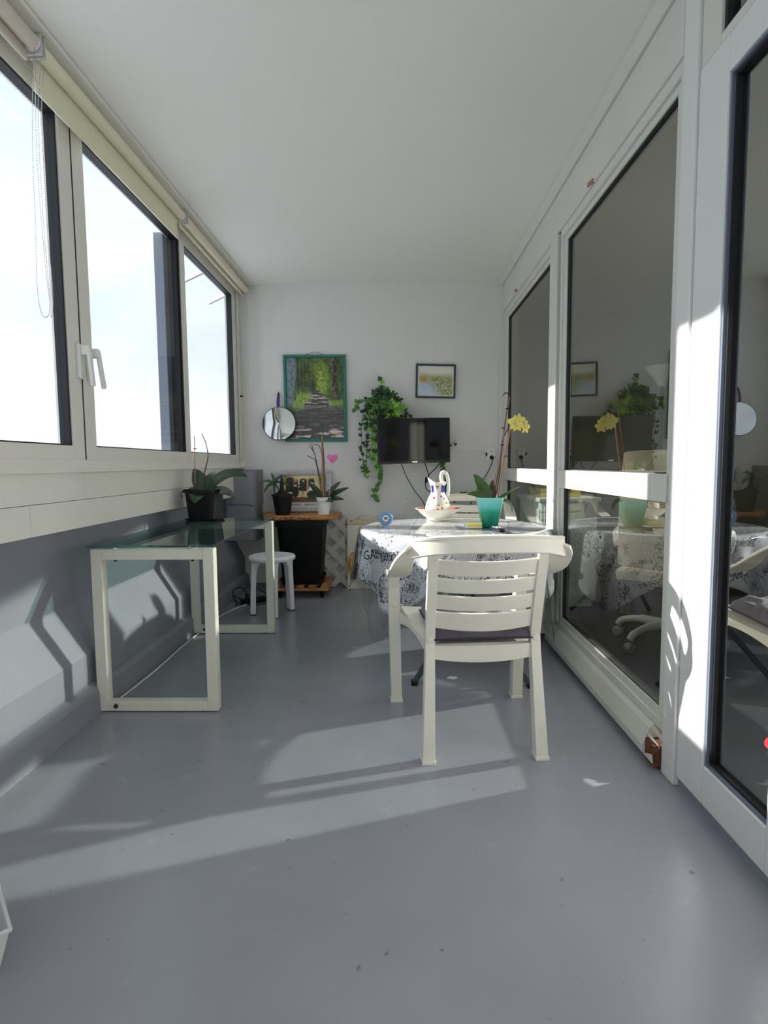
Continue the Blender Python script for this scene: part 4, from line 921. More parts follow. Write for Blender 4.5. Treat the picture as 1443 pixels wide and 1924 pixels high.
# ------------------------------------------------------------------ plastic armchairs
def armchair(name, loc, ang, label):
    t = thing(name, loc, label, 'chair', 'white plastic armchairs at the round table'); R = rotz(loc, ang); m_ = M_chair
    B = lambda u, v, z: R((u, v, z))
    pv = lambda z: (-.285+.055*(z/.44)) if z < .44 else (-.23-.105*((z-.44)/.37)**1.1)      # rear post line
    # rear legs running up into back posts
    for s in (-1, 1):
        secs = []
        for z in (0.0, .012, .012, .2, .40, .46, .60, .72, .80):
            wv, dv = (.052, .052) if z <= .012 and len(secs) < 2 else ((.046-.012*z/.44, .046) if z < .44 else (.036, .034-.012*(z-.44)/.36))
            u = s*(.212-.014*min(z, .44)/.44); v = pv(z)
            secs.append([B(u-wv/2, v-dv/2, z), B(u+wv/2, v-dv/2, z), B(u+wv/2, v+dv/2, z), B(u-wv/2, v+dv/2, z)])
        o = fixn(MB().loft(secs).build('rear_leg', m_, t, bevel=.006))
        d = norm(B(0, -1, 0)-B(0, 0, 0))
        MB().lathe([(0, 0), (.012, 0), (.012, .002), (.009, .003), (0, .003)], B(s*.198, pv(.452)-.0225, .452), 18, d).build('moulded_disc', m_, o, smooth=30)
    # top rail, bowed towards the back, ends running into the arms
    def rail(u, v):
        x = (u-.5)*2; uu = x*.282; bow = -.030*(1-x*x)+.050*abs(x)**5
        z = .793+.044*v+.008*(1-x*x)-.022*(1-v)*abs(x)**4-(0.012*(1-x*x) if v < .5 else 0)-.010*abs(x)**3
        return B(uu, pv(.79)+bow-.010-.012*(1-v), z)
    MB().grid(rail, 28, 4, .016).build('top_rail', m_, t, smooth=50, bevel=.004)
    MB().grid(lambda u, v: B((u-.5)*2*.284, pv(.79)-.030*(1-((u-.5)*2)**2)+.050*abs((u-.5)*2)**5-.022+.034*v, .840+.008*(1-((u-.5)*2)**2)-.010*abs((u-.5)*2)**3), 28, 2, .008).build('rail_lip', m_, t, smooth=50)
    # slats
    for z0, z1 in ((.707, .764), (.641, .694), (.573, .628), (.497, .562)):
        def sl(u, v, z0=z0, z1=z1):
            x = (u-.5)*2; z = z0+(z1-z0)*v; sag = .008*(1-x*x)*(1 if z0 > .5 else 1.6*(1-v)+.8*v)
            return B(x*.190, pv(z)-.028*(1-x*x)+.003, z-sag)
        MB().grid(sl, 20, 4, .010).build('slat', m_, t, smooth=50, bevel=.003)
    # arms with rolled front and front legs
    for s in (-1, 1):
        path = spline([B(s*.272, pv(.80)+.022, .812), B(s*.290, -.255, .765), B(s*.300, -.15, .695), B(s*.300, 0, .645), B(s*.302, .13, .628), B(s*.300, .235, .622), B(s*.298, .282, .604), B(s*.296, .297, .572)], 5)
        n = len(path); wid = [.060+.024*math.sin(math.pi*min(1, i/(n*.55)))+.006*i/n for i in range(n)]
        sd2 = [norm(B(s*1.0, 0, 0)-B(0, 0, 0))*math.cos(k)+V(0, 0, 1)*math.sin(k)*(-1 if s < 0 else 1)*0 + V(0, 0, -1)*0 for k in [0]*n]
        sd2 = [norm(x+V(0, 0, -1)*max(0, .9-1.6*i/(n*.5))) for i, x in enumerate(sd2)]
        MB().sweep(path, wid, .013, sd2).build('armrest', m_, t, smooth=50, bevel=.004)
        secs = []
        for z, wv, dv, vv in ((0, .056, .056, .282), (.012, .056, .056, .282), (.012, .048, .050, .282), (.25, .050, .050, .280), (.46, .052, .050, .276), (.54, .050, .046, .268), (.612, .046, .040, .248)):
            u = s*(.283+.012*z/.6); secs.append([B(u-wv/2, vv-dv/2, z), B(u+wv/2, vv-dv/2, z), B(u+wv/2, vv+dv/2, z), B(u-wv/2, vv+dv/2, z)])
        o = fixn(MB().loft(secs).build('front_leg', m_, t, bevel=.006))
        MB().lathe([(0, 0), (.012, 0), (.012, .002), (.009, .003), (0, .003)], B(s*.292, .2505, .462), 18, norm(B(0, -1, 0)-B(0, 0, 0))).build('moulded_disc', m_, o, smooth=30)
    # seat shell and aprons
    MB().grid(lambda u, v: B((u-.5)*2*(.196+.064*v), -.230+.495*v, .422+.014*v-.010*math.sin(math.pi*v)+.010*((u-.5)*2)**2*v), 16, 14, .012).build('seat', m_, t, smooth=50)
    MB().grid(lambda u, v: B((u-.5)*2*.186, -.242-.014*(1-((u-.5)*2)**2), .376-.012*(1-((u-.5)*2)**2)+.052*v+.012*(1-((u-.5)*2)**2)*v), 16, 3, .010).build('rear_apron', m_, t, smooth=50)
    for s in (-1, 1):
        MB().grid(lambda u, v, s=s: B(s*(.197+.066*u), -.225+.475*u, (.375+.050*v)+(.030-.030*v)*math.sin(math.pi*u)), 12, 3, .010).build('side_apron', m_, t, smooth=50)
    MB().grid(lambda u, v: B((u-.5)*2*.262, .268, .395+.045*v+.012*(1-((u-.5)*2)**2)*(1-v)), 12, 3, .010).build('front_apron', m_, t, smooth=50)
    return R
CH1 = (0.302, 2.348, 0.0)
Rc = armchair('plastic_armchair', CH1, math.radians(4.6), 'ivory slatted plastic armchair with grey cushion, its back to the viewer')
armchair('plastic_armchair', (0.590, 4.42, 0.0), math.radians(174), 'white plastic armchair behind the round table by the glazing')
def cushion():
    t = thing('seat_cushion', tuple(Rc((0, -.02, .44))), 'dark mauve grey wrinkled cushion on the front armchair', 'cushion')
    def top(u, v):
        x, y = (u-.5)*2, (v-.5)*2; e = max(0, (1-abs(x)**8)*(1-abs(y)**12))**.40
        wr = .006*math.sin(14*x+9*y+3*math.sin(5*y))*e*(.4+abs(x))
        cr_ = 1.0+.035*(abs(x*y))**2
        return x*.178*cr_, -.030+y*.212*cr_, 0.452+.060*e+wr
    def bot(u, v):
        x, y = (u-.5)*2, (v-.5)*2; e = max(0, (1-abs(x)**8)*(1-abs(y)**12))**.40; cr_ = 1.0+.035*(abs(x*y))**2
        return x*.178*cr_, -.030+y*.212*cr_, .452-.014*e
    mc = mat('mauve_grey_velvet', lin(86, 80, 92), .85, bump=.25, bscale=60, vary=.12, vscale=14); mc.node_tree.nodes['Principled BSDF'].inputs['Sheen Weight'].default_value = .4
    m = MB(); m.grid(lambda u, v: Rc(top(u, v)), 36, 36); m.grid(lambda u, v: Rc(bot(u, 1-v)), 36, 36); m.build('cover', mc, t, smooth=80)
    e = [Rc((top(u, v)[0]*1.005, (top(u, v)[1]+.030)*1.005-.030, .450)) for u, v in [(i/20, 0) for i in range(20)]+[(1, i/20) for i in range(20)]+[(1-i/20, 1) for i in range(20)]+[(0, 1-i/20) for i in range(21)]]
    MB().tube(e, .004, 6).build('piping', mat('dark_piping', lin(52, 48, 58), .8), t, smooth=60)
cushion()

# ------------------------------------------------------------------ things on the table
ZT2 = TZ+.0085
def jug():
    c = (.283, 3.86, ZT2)
    t = thing('ceramic_basin', c, 'cream ceramic wash basin holding the painted jug on round table', 'basin')
    gl_ = mat('cream_glaze', lin(236, 230, 210), .18, coat=.4)
    MB().lathe([(0, .0), (.075, .0), (.078, .006), (.070, .010), (.10, .030), (.128, .056), (.142, .070), (.152, .074), (.153, .079), (.140, .078), (.120, .062), (.085, .030), (.05, .018), (0, .016)], c, 48).build('bowl', gl_, t, smooth=50)
    fm = mat('brick_red_glaze', lin(176, 96, 74), .3)
    MB().lathe([(.118, .0625), (.1395, .0792), (.1405, .0792), (.119, .0618)], c, 48, caps=False).build('painted_rim', fm, t, smooth=50)
    j = thing('ceramic_jug', (c[0], c[1], c[2]+.0185), 'white ceramic jug with blue neck bands and painted flowers in basin', 'jug')
    z0 = c[2]+.0185
    m = bpy.data.materials.new('painted_white_glaze'); m.use_nodes = True; MATS['painted_white_glaze'] = m
    n = m.node_tree; p = n.nodes['Principled BSDF']; p.inputs['Roughness'].default_value = .15
    L = n.links.new; tcx = n.nodes.new('ShaderNodeTexCoord'); sep = n.nodes.new('ShaderNodeSeparateXYZ'); L(tcx.outputs['Object'], sep.inputs[0])
    vo = n.nodes.new('ShaderNodeTexVoronoi'); vo.inputs['Scale'].default_value = 42; L(tcx.outputs['Object'], vo.inputs['Vector'])
    dot = n.nodes.new('ShaderNodeValToRGB'); dot.color_ramp.interpolation = 'LINEAR'; dot.color_ramp.elements[0].position = .34; dot.color_ramp.elements[0].color = (1,1,1,1); dot.color_ramp.elements[1].position = .42; dot.color_ramp.elements[1].color = (0,0,0,1); L(vo.outputs['Distance'], dot.inputs['Fac'])
    sc_ = n.nodes.new('ShaderNodeSeparateColor'); L(vo.outputs['Color'], sc_.inputs[0])
    hue = n.nodes.new('ShaderNodeValToRGB'); hue.color_ramp.interpolation = 'CONSTANT'
    for k, (pos, cc) in enumerate([(0, lin(110, 128, 72)), (.35, lin(60, 70, 60)), (.55, lin(60, 74, 150)), (.72, lin(168, 52, 48)), (.86, lin(196, 176, 90))]):
        e = hue.color_ramp.elements[k] if k < 2 else hue.color_ramp.elements.new(pos); e.position = pos; e.color = cc
    L(sc_.outputs[0], hue.inputs['Fac'])
    # flowers only over the belly and on about half of the cells
    zr = n.nodes.new('ShaderNodeValToRGB'); zr.color_ramp.elements[0].position = .03; zr.color_ramp.elements[0].color = (0,0,0,1); zr.color_ramp.elements[1].position = .05; zr.color_ramp.elements[1].color = (1,1,1,1)
    q = zr.color_ramp.elements.new(.150); q.color = (1,1,1,1); q = zr.color_ramp.elements.new(.160); q.color = (0,0,0,1); L(sep.outputs['Z'], zr.inputs['Fac'])
    pick = n.nodes.new('ShaderNodeMath'); pick.operation = 'GREATER_THAN'; pick.inputs[1].default_value = .30; L(sc_.outputs[1], pick.inputs[0])
    m1 = n.nodes.new('ShaderNodeMath'); m1.operation = 'MULTIPLY'; L(dot.outputs[0], m1.inputs[0]); L(zr.outputs[0], m1.inputs[1])
    m2 = n.nodes.new('ShaderNodeMath'); m2.operation = 'MULTIPLY'; L(m1.outputs[0], m2.inputs[0]); L(pick.outputs[0], m2.inputs[1])
    mx = n.nodes.new('ShaderNodeMix'); mx.data_type = 'RGBA'; mx.inputs[6].default_value = lin(240, 238, 230); L(m2.outputs[0], mx.inputs[0]); L(hue.outputs[0], mx.inputs[7]); L(mx.outputs[2], p.inputs['Base Color'])
    prof = [(0, 0), (.055, 0), (.060, .006), (.076, .03), (.084, .058), (.080, .088), (.066, .125), (.051, .155), (.045, .172), (.046, .195), (.054, .222), (.057, .230), (.053, .230), (.043, .205), (.040, .17), (.03, .12), (0, .10)]
    def shape(pn):
        q_ = pn-V(c[0], c[1], z0)
        if q_[2] > .19: k = (q_[2]-.19)/.04; sp2 = max(0, -q_[0]/.055); q_[0] *= 1+.22*k*sp2; q_[2] += .030*k*sp2**2+.004*k*(abs(q_[0])/.05)
        return q_+V(c[0], c[1], z0)
    MB().lathe(prof, (c[0], c[1], z0), 48).xf(shape).build('body', m, j, smooth=60)
    hb = mat('white_glaze', lin(240, 238, 232), .15)
    MB().tube(spline([(c[0]+.040, c[1], z0+.215), (c[0]+.022, c[1]-.004, z0+.258), (c[0]+.030, c[1]-.004, z0+.298), (c[0]+.055, c[1]-.004, z0+.292), (c[0]+.068, c[1], z0+.25), (c[0]+.070, c[1], z0+.19), (c[0]+.064, c[1], z0+.14)]), .012, 12, 1.0, 1.0).build('handle', hb, j, smooth=60)
    bl = mat('cobalt_glaze', lin(44, 54, 140), .2); rd = mat('terracotta_glaze', lin(190, 120, 96), .25)
    r_at = lambda z: np.interp(z, [.155, .172, .195, .222], [.0512, .0455, .0465, .0545])
    for a0, a1, mm in ((200, 228, bl), (292, 338, bl), (40, 80, bl), (120, 160, bl)):
        MB().grid(lambda u, v: V(c[0], c[1], z0)+V((r_at(.166+.047*v)+.0006)*math.cos(R_(a0+(a1-a0)*u)), (r_at(.166+.047*v)+.0006)*math.sin(R_(a0+(a1-a0)*u)), .166+.047*v+.004*math.sin(u*9)), 12, 5, .0008).build('painted_band', mm, j, smooth=60)
    MB().grid(lambda u, v: V(c[0], c[1], z0)+V((r_at(.188+.024*v)+.0006)*math.cos(R_(262+(u-.5)*34*v)), (r_at(.188+.024*v)+.0006)*math.sin(R_(262+(u-.5)*34*v)), .188+.024*v), 8, 5, .0008).build('painted_triangle', rd, j, smooth=60)
jug()
def teal_orchid():
    c = (.556, 3.405, ZT2)
    t = thing('potted_orchid', c, 'teal faceted pot with yellow flowering orchid on round table', 'plant')
    m = bpy.data.materials.new('teal_gradient_plastic'); m.use_nodes = True; MATS['teal_gradient_plastic'] = m
    n = m.node_tree; p = n.nodes['Principled BSDF']; p.inputs['Roughness'].default_value = .22
    tcx = n.nodes.new('ShaderNodeTexCoord'); sep = n.nodes.new('ShaderNodeSeparateXYZ'); rp = n.nodes.new('ShaderNodeValToRGB'); mr = n.nodes.new('ShaderNodeMapRange')
    mr.inputs['From Max'].default_value = .18
    rp.color_ramp.elements[0].color = lin(10, 116, 92); rp.color_ramp.elements[1].color = lin(150, 222, 222); e = rp.color_ramp.elements.new(.5); e.color = lin(24, 160, 128); e = rp.color_ramp.elements.new(.66); e.color = lin(90, 202, 190)
    L = n.links.new; L(tcx.outputs['Object'], sep.inputs[0]); L(sep.outputs['Z'], mr.inputs['Value']); L(mr.outputs[0], rp.inputs['Fac']); L(rp.outputs[0], p.inputs['Base Color'])
    pot_mb(c, .046, .079, .176, square=.22, n=32).build('pot', m, t, smooth=40)
    soil_mb(c, .062, .135).build('soil', M_soil, t, smooth=60)
    b = V(c[0]+.012, c[1], c[2]+.14)
    for az, L_, W, ri, dr, tw in [(2.75, .20, .062, 1.18, .35, .5), (3.35, .16, .045, .75, 1.0, 0), (0.25, .21, .030, .55, .15, .8), (-.25, .15, .030, .5, 2.4, .4), (2.1, .14, .04, 1.1, .6, 0), (1.4, .14, .045, 1.3, .3, .6)]:
        leaf_mb(b+.010*V(math.cos(az), math.sin(az), 0), az, L_, W*1.1, ri, dr, .3, .3, tw, (-.6 if math.cos(az) > 0 else .9)).build('leaf', M_leaf, t, smooth=60)
    MB().tube(spline([b+V(.0, 0, 0), b+V(.008, 0, .07), b+V(.004, 0, .135)]), [.010]*8+[.007]*9, 8).build('dry_sheath', M_stem, t, smooth=60)
    for nm, q, r, mm in (('flower_stem', [(.0, 0), (.045, .22), (.07, .43), (.088, .565), (.093, .625), (.080, .645), (.060, .628)], .0035, M_stem), ('flower_stem', [(.015, 0), (.045, .17), (.056, .35), (.085, .425), (.115, .452), (.148, .445), (.182, .425)], .0032, M_stem),
                         ('stake', [(.03, 0), (.075, .25), (.110, .49)], .0052, M_stake), ('stake', [(-.012, 0), (.05, .30), (.098, .62)], .0036, M_stake)):
        P = spline([b+V(x, 0, z) for x, z in q]); MB().tube(P, r, 7).build(nm, mm, t, smooth=60)
    for x, z in ((.088, .55), (.066, .44), (.062, .34), (.082, .275)):
        MB().bar(b+V(x-.012, 0, z), b+V(x+.008, 0, z+.002), .007, .006).build('clip', M_blackp, t)
    pet = mat('yellow_petal', lin(240, 226, 120), .5); pet.node_tree.nodes['Principled BSDF'].inputs['Transmission Weight'].default_value = 0.0
    lip = mat('pale_lip', lin(238, 206, 150), .5)
    for x, z, a, s in ((.130, .470, -.3, .046), (.150, .480, .2, .044), (.168, .462, .5, .042), (.188, .440, .9, .036), (.142, .452, -.8, .036)):
        f = None; cc = b+V(x, -.012, z); fw = norm(V(math.sin(a)*.7, -1, -.15)); rt = norm(np.cross(fw, V(0, 0, 1))); upx = np.cross(rt, fw)
        for k in range(5):
            an = math.pi/2+k*2*math.pi/5; d = rt*math.cos(an)+upx*math.sin(an); w_ = .55 if k in (0, 2, 3) else .85; sd3 = np.cross(fw, d)
            m_ = MB().grid(lambda u, v: cc+d*s*u+sd3*s*w_*(v-.5)*math.sin(math.pi*min(.97, .08+u*.9))**.7+fw*(.006*math.sin(u*3)-.004*k % .003), 6, 4, .0012)
            o = m_.build('petal', pet, t, smooth=60)
        MB().lathe([(0, 0), (.006, .002), (.007, .008), (.003, .013), (0, .014)], cc+fw*.003, 10, fw).build('flower_lip', lip, t, smooth=60)
teal_orchid()
def small_things():
    c = (-.062, 3.50, ZT2); ax = norm(V(.03, -1, .22))
    t = thing('round_thermometer', c, 'round blue thermometer with small grey display on tablecloth', 'thermometer')
    cc = (c[0], c[1], c[2]+.0445)
    bl = mat('pale_blue_plastic', lin(118, 158, 200), .3)
    prof = [(.0215, -.010)]+[(.033+.011*math.cos(a), .011*math.sin(a)) for a in np.linspace(-math.pi+.3, math.pi-.3, 14)]+[(.0215, .010)]
    MB().lathe(prof, cc, 40, ax, caps=False).build('ring', bl, t, smooth=50)
    MB().lathe([(0, -.009), (.0215, -.009), (.0215, .006), (0, .0065)], cc, 32, ax).build('face', M_white, t, smooth=40)
    q = V(*cc)+ax*.0070; rt = norm(np.cross(ax, V(0, 0, 1)))*-1; upx = norm(np.cross(ax, rt)); upx = upx if upx[2] > 0 else -upx
    MB().bar(q-rt*.011, q+rt*.011, .016, .0012, ax).build('display', mat('lcd_grey', lin(112, 120, 112), .3), t)
    MB().box(c[0]-.016, c[0]+.016, c[1]-.004, c[1]+.018, c[2], c[2]+.006).build('stand', bl, t, bevel=.002)
    # yellow packet
    x0, x1, y0, y1 = .404, .500, 3.33, 3.40
    t2 = thing('yellow_packet', ((x0+x1)/2, 3.36, ZT2), 'flat white packet with yellow stripe lying beside the teal pot', 'packet')
    MB().box(x0, x1, y0, y1, ZT2, ZT2+.034).build('carton', mat('white_card', lin(238, 234, 214), .5), t2, bevel=.002)
    MB().box(x0+.012, x1+.0006, y0-.0006, y0+.02, ZT2+.015, ZT2+.029).build('stripe', mat('bright_yellow', lin(244, 232, 40), .5), t2)
    MB().box(x0+.012, x1+.0007, y0-.0008, y0+.02, ZT2+.0125, ZT2+.0145).build('dark_line', M_dmetal, t2)
    # remote control
    r0 = (.578, 3.12, ZT2)
    t3 = thing('remote_control', r0, 'black remote control pointing at the viewer beside teal pot', 'remote')
    Rr = rotz(r0, math.radians(10))
    secs = []
    for v, wv, h in ((-.012, .020, .012), (-.006, .040, .018), (.0, .048, .022), (.03, .048, .021), (.10, .044, .018), (.150, .040, .016), (.155, .030, .012)):
        secs.append([Rr((wv/2*math.cos(a)*(1 if True else 1), v, .0005+h*(.42+.58*math.sin(a) if math.sin(a) > 0 else .42+.42*math.sin(a)))) for a in np.linspace(0, 2*math.pi, 20, endpoint=False)])
    fixn(MB().loft(secs).build('casing', M_blackp, t3, smooth=60))
    for i in range(3):
        for k in range(6):
            MB().lathe([(0, 0), (.0045, 0), (.004, .0022), (0, .0025)], Rr(((i-1)*.012, .028+k*.017, .0195-.0003*k)), 8).build('button', M_white if (i+k) % 3 else M_alu_grey, t3)
small_things()
tag(MB().add([(.255, 2.880, .0005), (.290, 2.862, .0005), (.312, 2.885, .0005), (.272, 2.905, .0005), (.255, 2.880, .0015), (.290, 2.862, .0015), (.312, 2.885, .006), (.272, 2.905, .003)], [(0,3,2,1),(4,5,6,7),(0,1,5,4),(1,2,6,5),(2,3,7,6),(3,0,4,7)]).build('paper_scrap', M_white), 'small white paper scrap on floor under the front armchair', 'paper')

# ------------------------------------------------------------------ roller blinds
def bead_chain(par, pts, r=.0022, step=.0062, nm='bead_chain'):
    P = spline(pts, 40); m = MB(); acc = 0; last = P[0]
    oc = [(1,0,0),(0,1,0),(-1,0,0),(0,-1,0),(0,0,1),(0,0,-1)]; fs = [(0,1,4),(1,2,4),(2,3,4),(3,0,4),(1,0,5),(2,1,5),(3,2,5),(0,3,5)]
    for q in P:
        d = np.linalg.norm(q-last)
        if d >= step: m.add([q+r*V(*o) for o in oc], fs); last = q
    m.tube(P, .0007, 4); o = m.build(nm, mat('bead_chain_plastic', lin(150, 150, 160), .4), par); o['kind'] = 'stuff'; return o
def blind(y0, y1, drop, label, fabric, bx=-1.288):
    t = thing('roller_blind', (bx, (y0+y1)/2, 2.58), label, 'blind', 'roller blinds above the windows')
    fm = mat(*fabric)
    MB().lathe([(0, 0), (.027, 0), (.027, y1-y0), (0, y1-y0)], (bx, y0, 2.612), 28, (0, 1, 0)).build('fabric_roll', fm, t, smooth=40)
    MB().box(bx-.0265, bx-.0250, y0+.004, y1-.004, 2.612-drop, 2.612).build('fabric', fm, t)
    MB().lathe([(0, 0), (.008, 0), (.008, y1-y0-.008), (0, y1-y0-.008)], (bx-.0258, y0+.004, 2.612-drop), 14, (0, 1, 0)).build('bottom_bar', fm, t, smooth=40)
    for y in (y0-.012, y1+.002):
        MB().box(bx-.032, bx+.030, y, y+.010, 2.575, 2.651).build('bracket', mat('blind_bracket', lin(196, 194, 188), .4), t, bevel=.004)
    return t
b1 = blind(.55, 2.165, .052, 'pinkish grey rolled up blind nearest the viewer with bead chains', ('pinkish_blind_cloth', lin(214, 204, 190), .8))
b2 = blind(2.20, 3.595, .128, 'yellowish roller blind pulled slightly down above the middle window', ('yellowish_blind_cloth', lin(234, 230, 204), .8))
b3 = blind(3.640, 5.085, .042, 'cream roller blind above the far window beside end wall', ('cream_blind_cloth', lin(230, 224, 200), .8))
for ym in (2.168, 2.182):
    for k in range(4):
        MB().lathe([(.012, 0), (.030-.002*k, 0), (.030-.002*k, .003), (.012, .003)], (-1.288, ym+.005*k-.010, 2.612), 20, (0, 1, 0)).build('chain_wheel', M_chrome if k % 2 else M_white, b1, smooth=40)
bead_chain(b1, [(-1.272, 2.145, 2.60), (-1.270, 2.100, 2.25), (-1.270, 2.090, 1.95), (-1.270, 2.080, 1.75), (-1.270, 2.095, 1.655), (-1.270, 2.130, 1.648), (-1.270, 2.150, 1.70), (-1.270, 2.135, 1.85), (-1.271, 2.123, 2.2), (-1.274, 2.155, 2.60)])
bead_chain(b2, [(-1.268, 2.185, 2.60), (-1.268, 2.140, 2.35), (-1.268, 2.135, 2.0), (-1.266, 2.145, 1.75), (-1.266, 2.145, 1.66), (-1.266, 2.157, 1.665), (-1.267, 2.170, 1.76), (-1.268, 2.157, 2.0), (-1.268, 2.161, 2.35), (-1.269, 2.202, 2.60)])
MB().tube(spline([(-1.262, 5.060, 2.60), (-1.258, 5.060, 2.2), (-1.262, 5.062, 1.85), (-1.252, 5.066, 1.72), (-1.236, 5.072, 1.675), (-1.226, 5.076, 1.72), (-1.232, 5.076, 2.0), (-1.240, 5.074, 2.3), (-1.248, 5.066, 2.60)], 10), .0022, 6).build('pull_cord', M_wcable, b3, smooth=60)
tag(MB().box(-1.362, -1.345, 5.09, 5.115, 1.70, 1.715).tube([(-1.345, 5.10, 1.708), (-1.335, 5.10, 1.704)], .006, 8).build('cord_cleat', M_dmetal), 'small dark cleat on the end window jamb', 'cleat')

# ------------------------------------------------------------------ floor clutter
tag(MB().tube(spline([(-1.315, 2.55, .006), (-1.298, 2.95, .006), (-1.303, 3.4, .006), (-1.296, 3.70, .006), (-1.29, 4.05, .006), (-1.24, 4.3, .006), (-1.18, 4.42, .010)]), .005, 6).build('floor_cable', M_wcable, smooth=60), 'thin pale cable lying along the parapet foot under console', 'cable')
def power_strip():
    c = (-1.13, 4.52, 0)
    t = thing('power_strip', c, 'dark power strip with tangled cords on floor behind the stool', 'power strip')
    Rp = rotz(c, math.radians(35))
    MB().box(-.12, .12, -.028, .028, .002, .045).xf(Rp).build('housing', M_blackp, t, bevel=.006)
    for k in range(3):
        MB().lathe([(0, 0), (.018, 0), (.018, .002), (.016, .002), (.015, .0), (0, .0)], Rp((-.07+.07*k, 0, .0452)), 14).build('outlet', M_dmetal, t)
    MB().lathe([(0, .045), (.017, .045), (.017, .075), (.010, .085), (0, .085)], Rp((-.07, 0, 0)), 14).build('plug', M_blackp, t, smooth=40)
    for q in ([(-.07, 0, .085), (-.10, .06, .13), (-.15, .10, .09), (-.14, .0, .02), (-.05, -.07, .006), (.08, -.09, .006)], [(.12, 0, .02), (.16, .03, .006), (.14, .09, .006), (.02, .11, .006), (-.08, .12, .02), (-.17, .05, .07), (-.16, -.03, .006)], [(.0, 0, .05), (.03, .05, .10), (.10, .10, .06), (.18, .11, .006)]):
        MB().tube(spline([Rp(p) for p in q]), .0045, 6).build('cord', M_cable, t, smooth=60)
power_strip()
def bin_():
    c = (-.972, 1.142, 0); t = thing('white_bin', c, 'corner of a white tapered plastic bin at the near left floor edge', 'bin')
    def ring(r, z): return [V(c[0]+r*math.cos(a), c[1]+r*math.sin(a), z) for a in (R_(-3), R_(87), R_(177), R_(267))]
    mw = mat('matt_white_bin', lin(206, 207, 208), .5)
    fixn(MB().loft([ring(.105, .0), ring(.140, .110), ring(.146, .110), ring(.148, .118), ring(.136, .119), ring(.133, .11), ring(.10, .02), ring(.01, .02)]).build('tub', mw, t, bevel=.003))
bin_()

# ------------------------------------------------------------------ inside the apartment
def office_chair():
    c = (1.62, 3.40, 0)
    t = thing('office_chair', c, 'beige office chair on white castor base inside behind the glazing', 'chair')
    for k in range(5):
        a = R_(205+72*k); d = V(math.cos(a), math.sin(a), 0); p = V(*c)
        MB().tube(spline([p+d*.03+V(0, 0, .135), p+d*.16+V(0, 0, .135), p+d*.27+V(0, 0, .110), p+d*.305+V(0, 0, .075)]), [.026]*9+[.020]*16, 10).build('base_arm', M_white, t, smooth=60)
        w_ = MB().lathe([(0, -.022), (.024, -.022), (.030, -.016), (.030, .016), (.024, .022), (0, .022)], p+d*.305+V(0, 0, .030), 20, np.cross(d, V(0, 0, 1))).build('castor', mat('pale_grey_castor', lin(176, 176, 178), .4), t, smooth=40)
    MB().lathe([(0, .11), (.040, .11), (.040, .16), (.026, .17), (.026, .40), (0, .40)], c, 20).build('gas_lift', M_white, t, smooth=40)
    bg_ = mat('beige_leather', lin(206, 192, 160), .5, bump=.1, bscale=70)
    Ro = rotz(c, R_(-38))
    MB().grid(lambda u, v: Ro(V((u-.5)*.48, (v-.5)*.46, .44+.03*(1-((u-.5)*2)**4)*(1-((v-.5)*2)**4))), 14, 14, .06).build('seat', bg_, t, smooth=60, bevel=.01)
    MB().grid(lambda u, v: Ro(V((u-.5)*(.44-.10*v*v), -.24-.10*v+.05*((u-.5)*2)**2, .50+.66*v)), 12, 16, .07).build('backrest', bg_, t, smooth=60, bevel=.012)
    for s in (-1, 1):
        MB().tube(spline([Ro(q) for q in ((s*.25, -.18, .62), (s*.29, -.05, .68), (s*.29, .14, .68), (s*.28, .18, .60), (s*.24, .08, .47))]), .022, 10).build('arm', M_white, t, smooth=60)
office_chair()
def torchiere():
    c = (2.20, 4.85, 0); t = thing('floor_lamp', c, 'slim uplighter floor lamp with white bowl inside the apartment', 'lamp')
    MB().lathe([(0, 0), (.13, 0), (.13, .012), (.03, .03), (0, .03)], c, 32).build('base', M_blackp, t, smooth=40)
    MB().lathe([(0, .03), (.014, .03), (.014, 1.72), (0, 1.72)], c, 14).build('pole', M_dmetal, t, smooth=40)
    MB().lathe([(0, 1.72), (.03, 1.72), (.05, 1.76), (.13, 1.86), (.14, 1.88), (.132, 1.88), (.045, 1.78), (0, 1.75)], c, 40).build('lamp_shade', mat('white_lamp_glass', lin(236, 236, 232), .4), t, smooth=50)
torchiere()
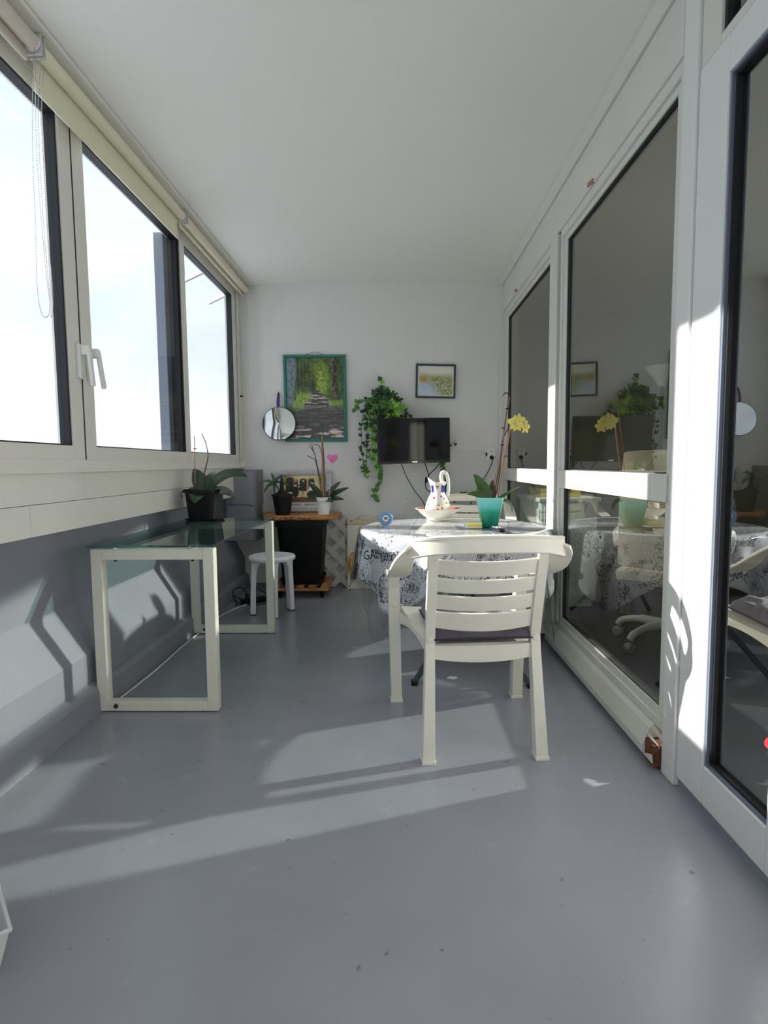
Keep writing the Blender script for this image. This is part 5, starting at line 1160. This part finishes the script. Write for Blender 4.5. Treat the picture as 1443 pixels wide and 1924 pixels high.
def cabinet():
    x0, x1, y0, y1 = 1.10, 1.52, 4.35, 5.10; t = thing('painted_cabinet', ((x0+x1)/2, (y0+y1)/2, 0), 'pale blue painted panelled cabinet inside behind the far pane', 'cabinet')
    mb_ = mat('pale_blue_paint', lin(214, 224, 224), .5)
    MB().box(x0, x1, y0, y1, .05, .80).build('body', mb_, t, bevel=.004)
    MB().box(x0-.02, x1+.02, y0-.02, y1+.02, .80, .835).build('cabinet_top', mb_, t, bevel=.008)
    MB().box(x0+.02, x1-.02, y0+.02, y1-.02, 0, .05).build('plinth', mb_, t)
    for k in range(2):
        xa, xb = x0+.02+k*.195, x0+.205+k*.195
        d = MB().box(xa, xb, y0-.016, y0, .08, .77).build('cabinet_door', mb_, t, bevel=.003)
        MB().box(xa+.035, xb-.035, y0-.020, y0-.016, .13, .72).build('door_panel', mb_, d, bevel=.003)
        MB().lathe([(0, 0), (.006, 0), (.006, .012), (.011, .018), (0, .026)], ((xb-.018) if k == 0 else (xa+.018), y0-.016, .45), 12, (0, -1, 0)).build('knob', M_white, d, smooth=40)
    for k in range(3):
        MB().box(x0-.012, x0, y0+.03+k*.24, y0+.22+k*.24, .10, .75).build('side_panel', mb_, t, bevel=.003)
    b = thing('yellow_crate', (1.26, 4.62, .835), 'shallow yellow crate standing on the pale blue cabinet', 'crate')
    my = mat('yellow_crate_plastic', lin(236, 214, 36), .35)
    m = MB(); m.box(1.12, 1.42, 4.44, 4.82, .836, .842)
    for q in ((1.12, 1.128, 4.44, 4.82), (1.412, 1.42, 4.44, 4.82), (1.128, 1.412, 4.44, 4.448), (1.128, 1.412, 4.812, 4.82)): m.box(*q, .842, .895)
    m.build('shell', my, b); MB().box(1.112, 1.428, 4.432, 4.44, .885, .900).box(1.112, 1.12, 4.44, 4.828, .885, .900).build('rim', my, b)
cabinet()

# ------------------------------------------------------------------ outside
AWN = (((-1.45, 4.58, 2.622), (-1.735, 4.836, 2.618)), ((-1.45, 5.18, 2.622), (-1.727, 5.474, 2.618)))
def outside():
    for a_, b_ in AWN: MB().bar(a_, b_, .022, .036).build('awning_arm', M_alu_grey, w3, bevel=.003)
    h = thing('distant_building', (-54, 60, 1), 'pale distant apartment block low on the horizon outside nearest window', 'building')
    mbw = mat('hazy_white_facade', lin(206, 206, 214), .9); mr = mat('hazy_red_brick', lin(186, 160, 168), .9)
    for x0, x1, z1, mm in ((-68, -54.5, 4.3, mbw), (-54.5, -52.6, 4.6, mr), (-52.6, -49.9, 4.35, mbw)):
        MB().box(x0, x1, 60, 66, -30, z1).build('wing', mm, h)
outside()
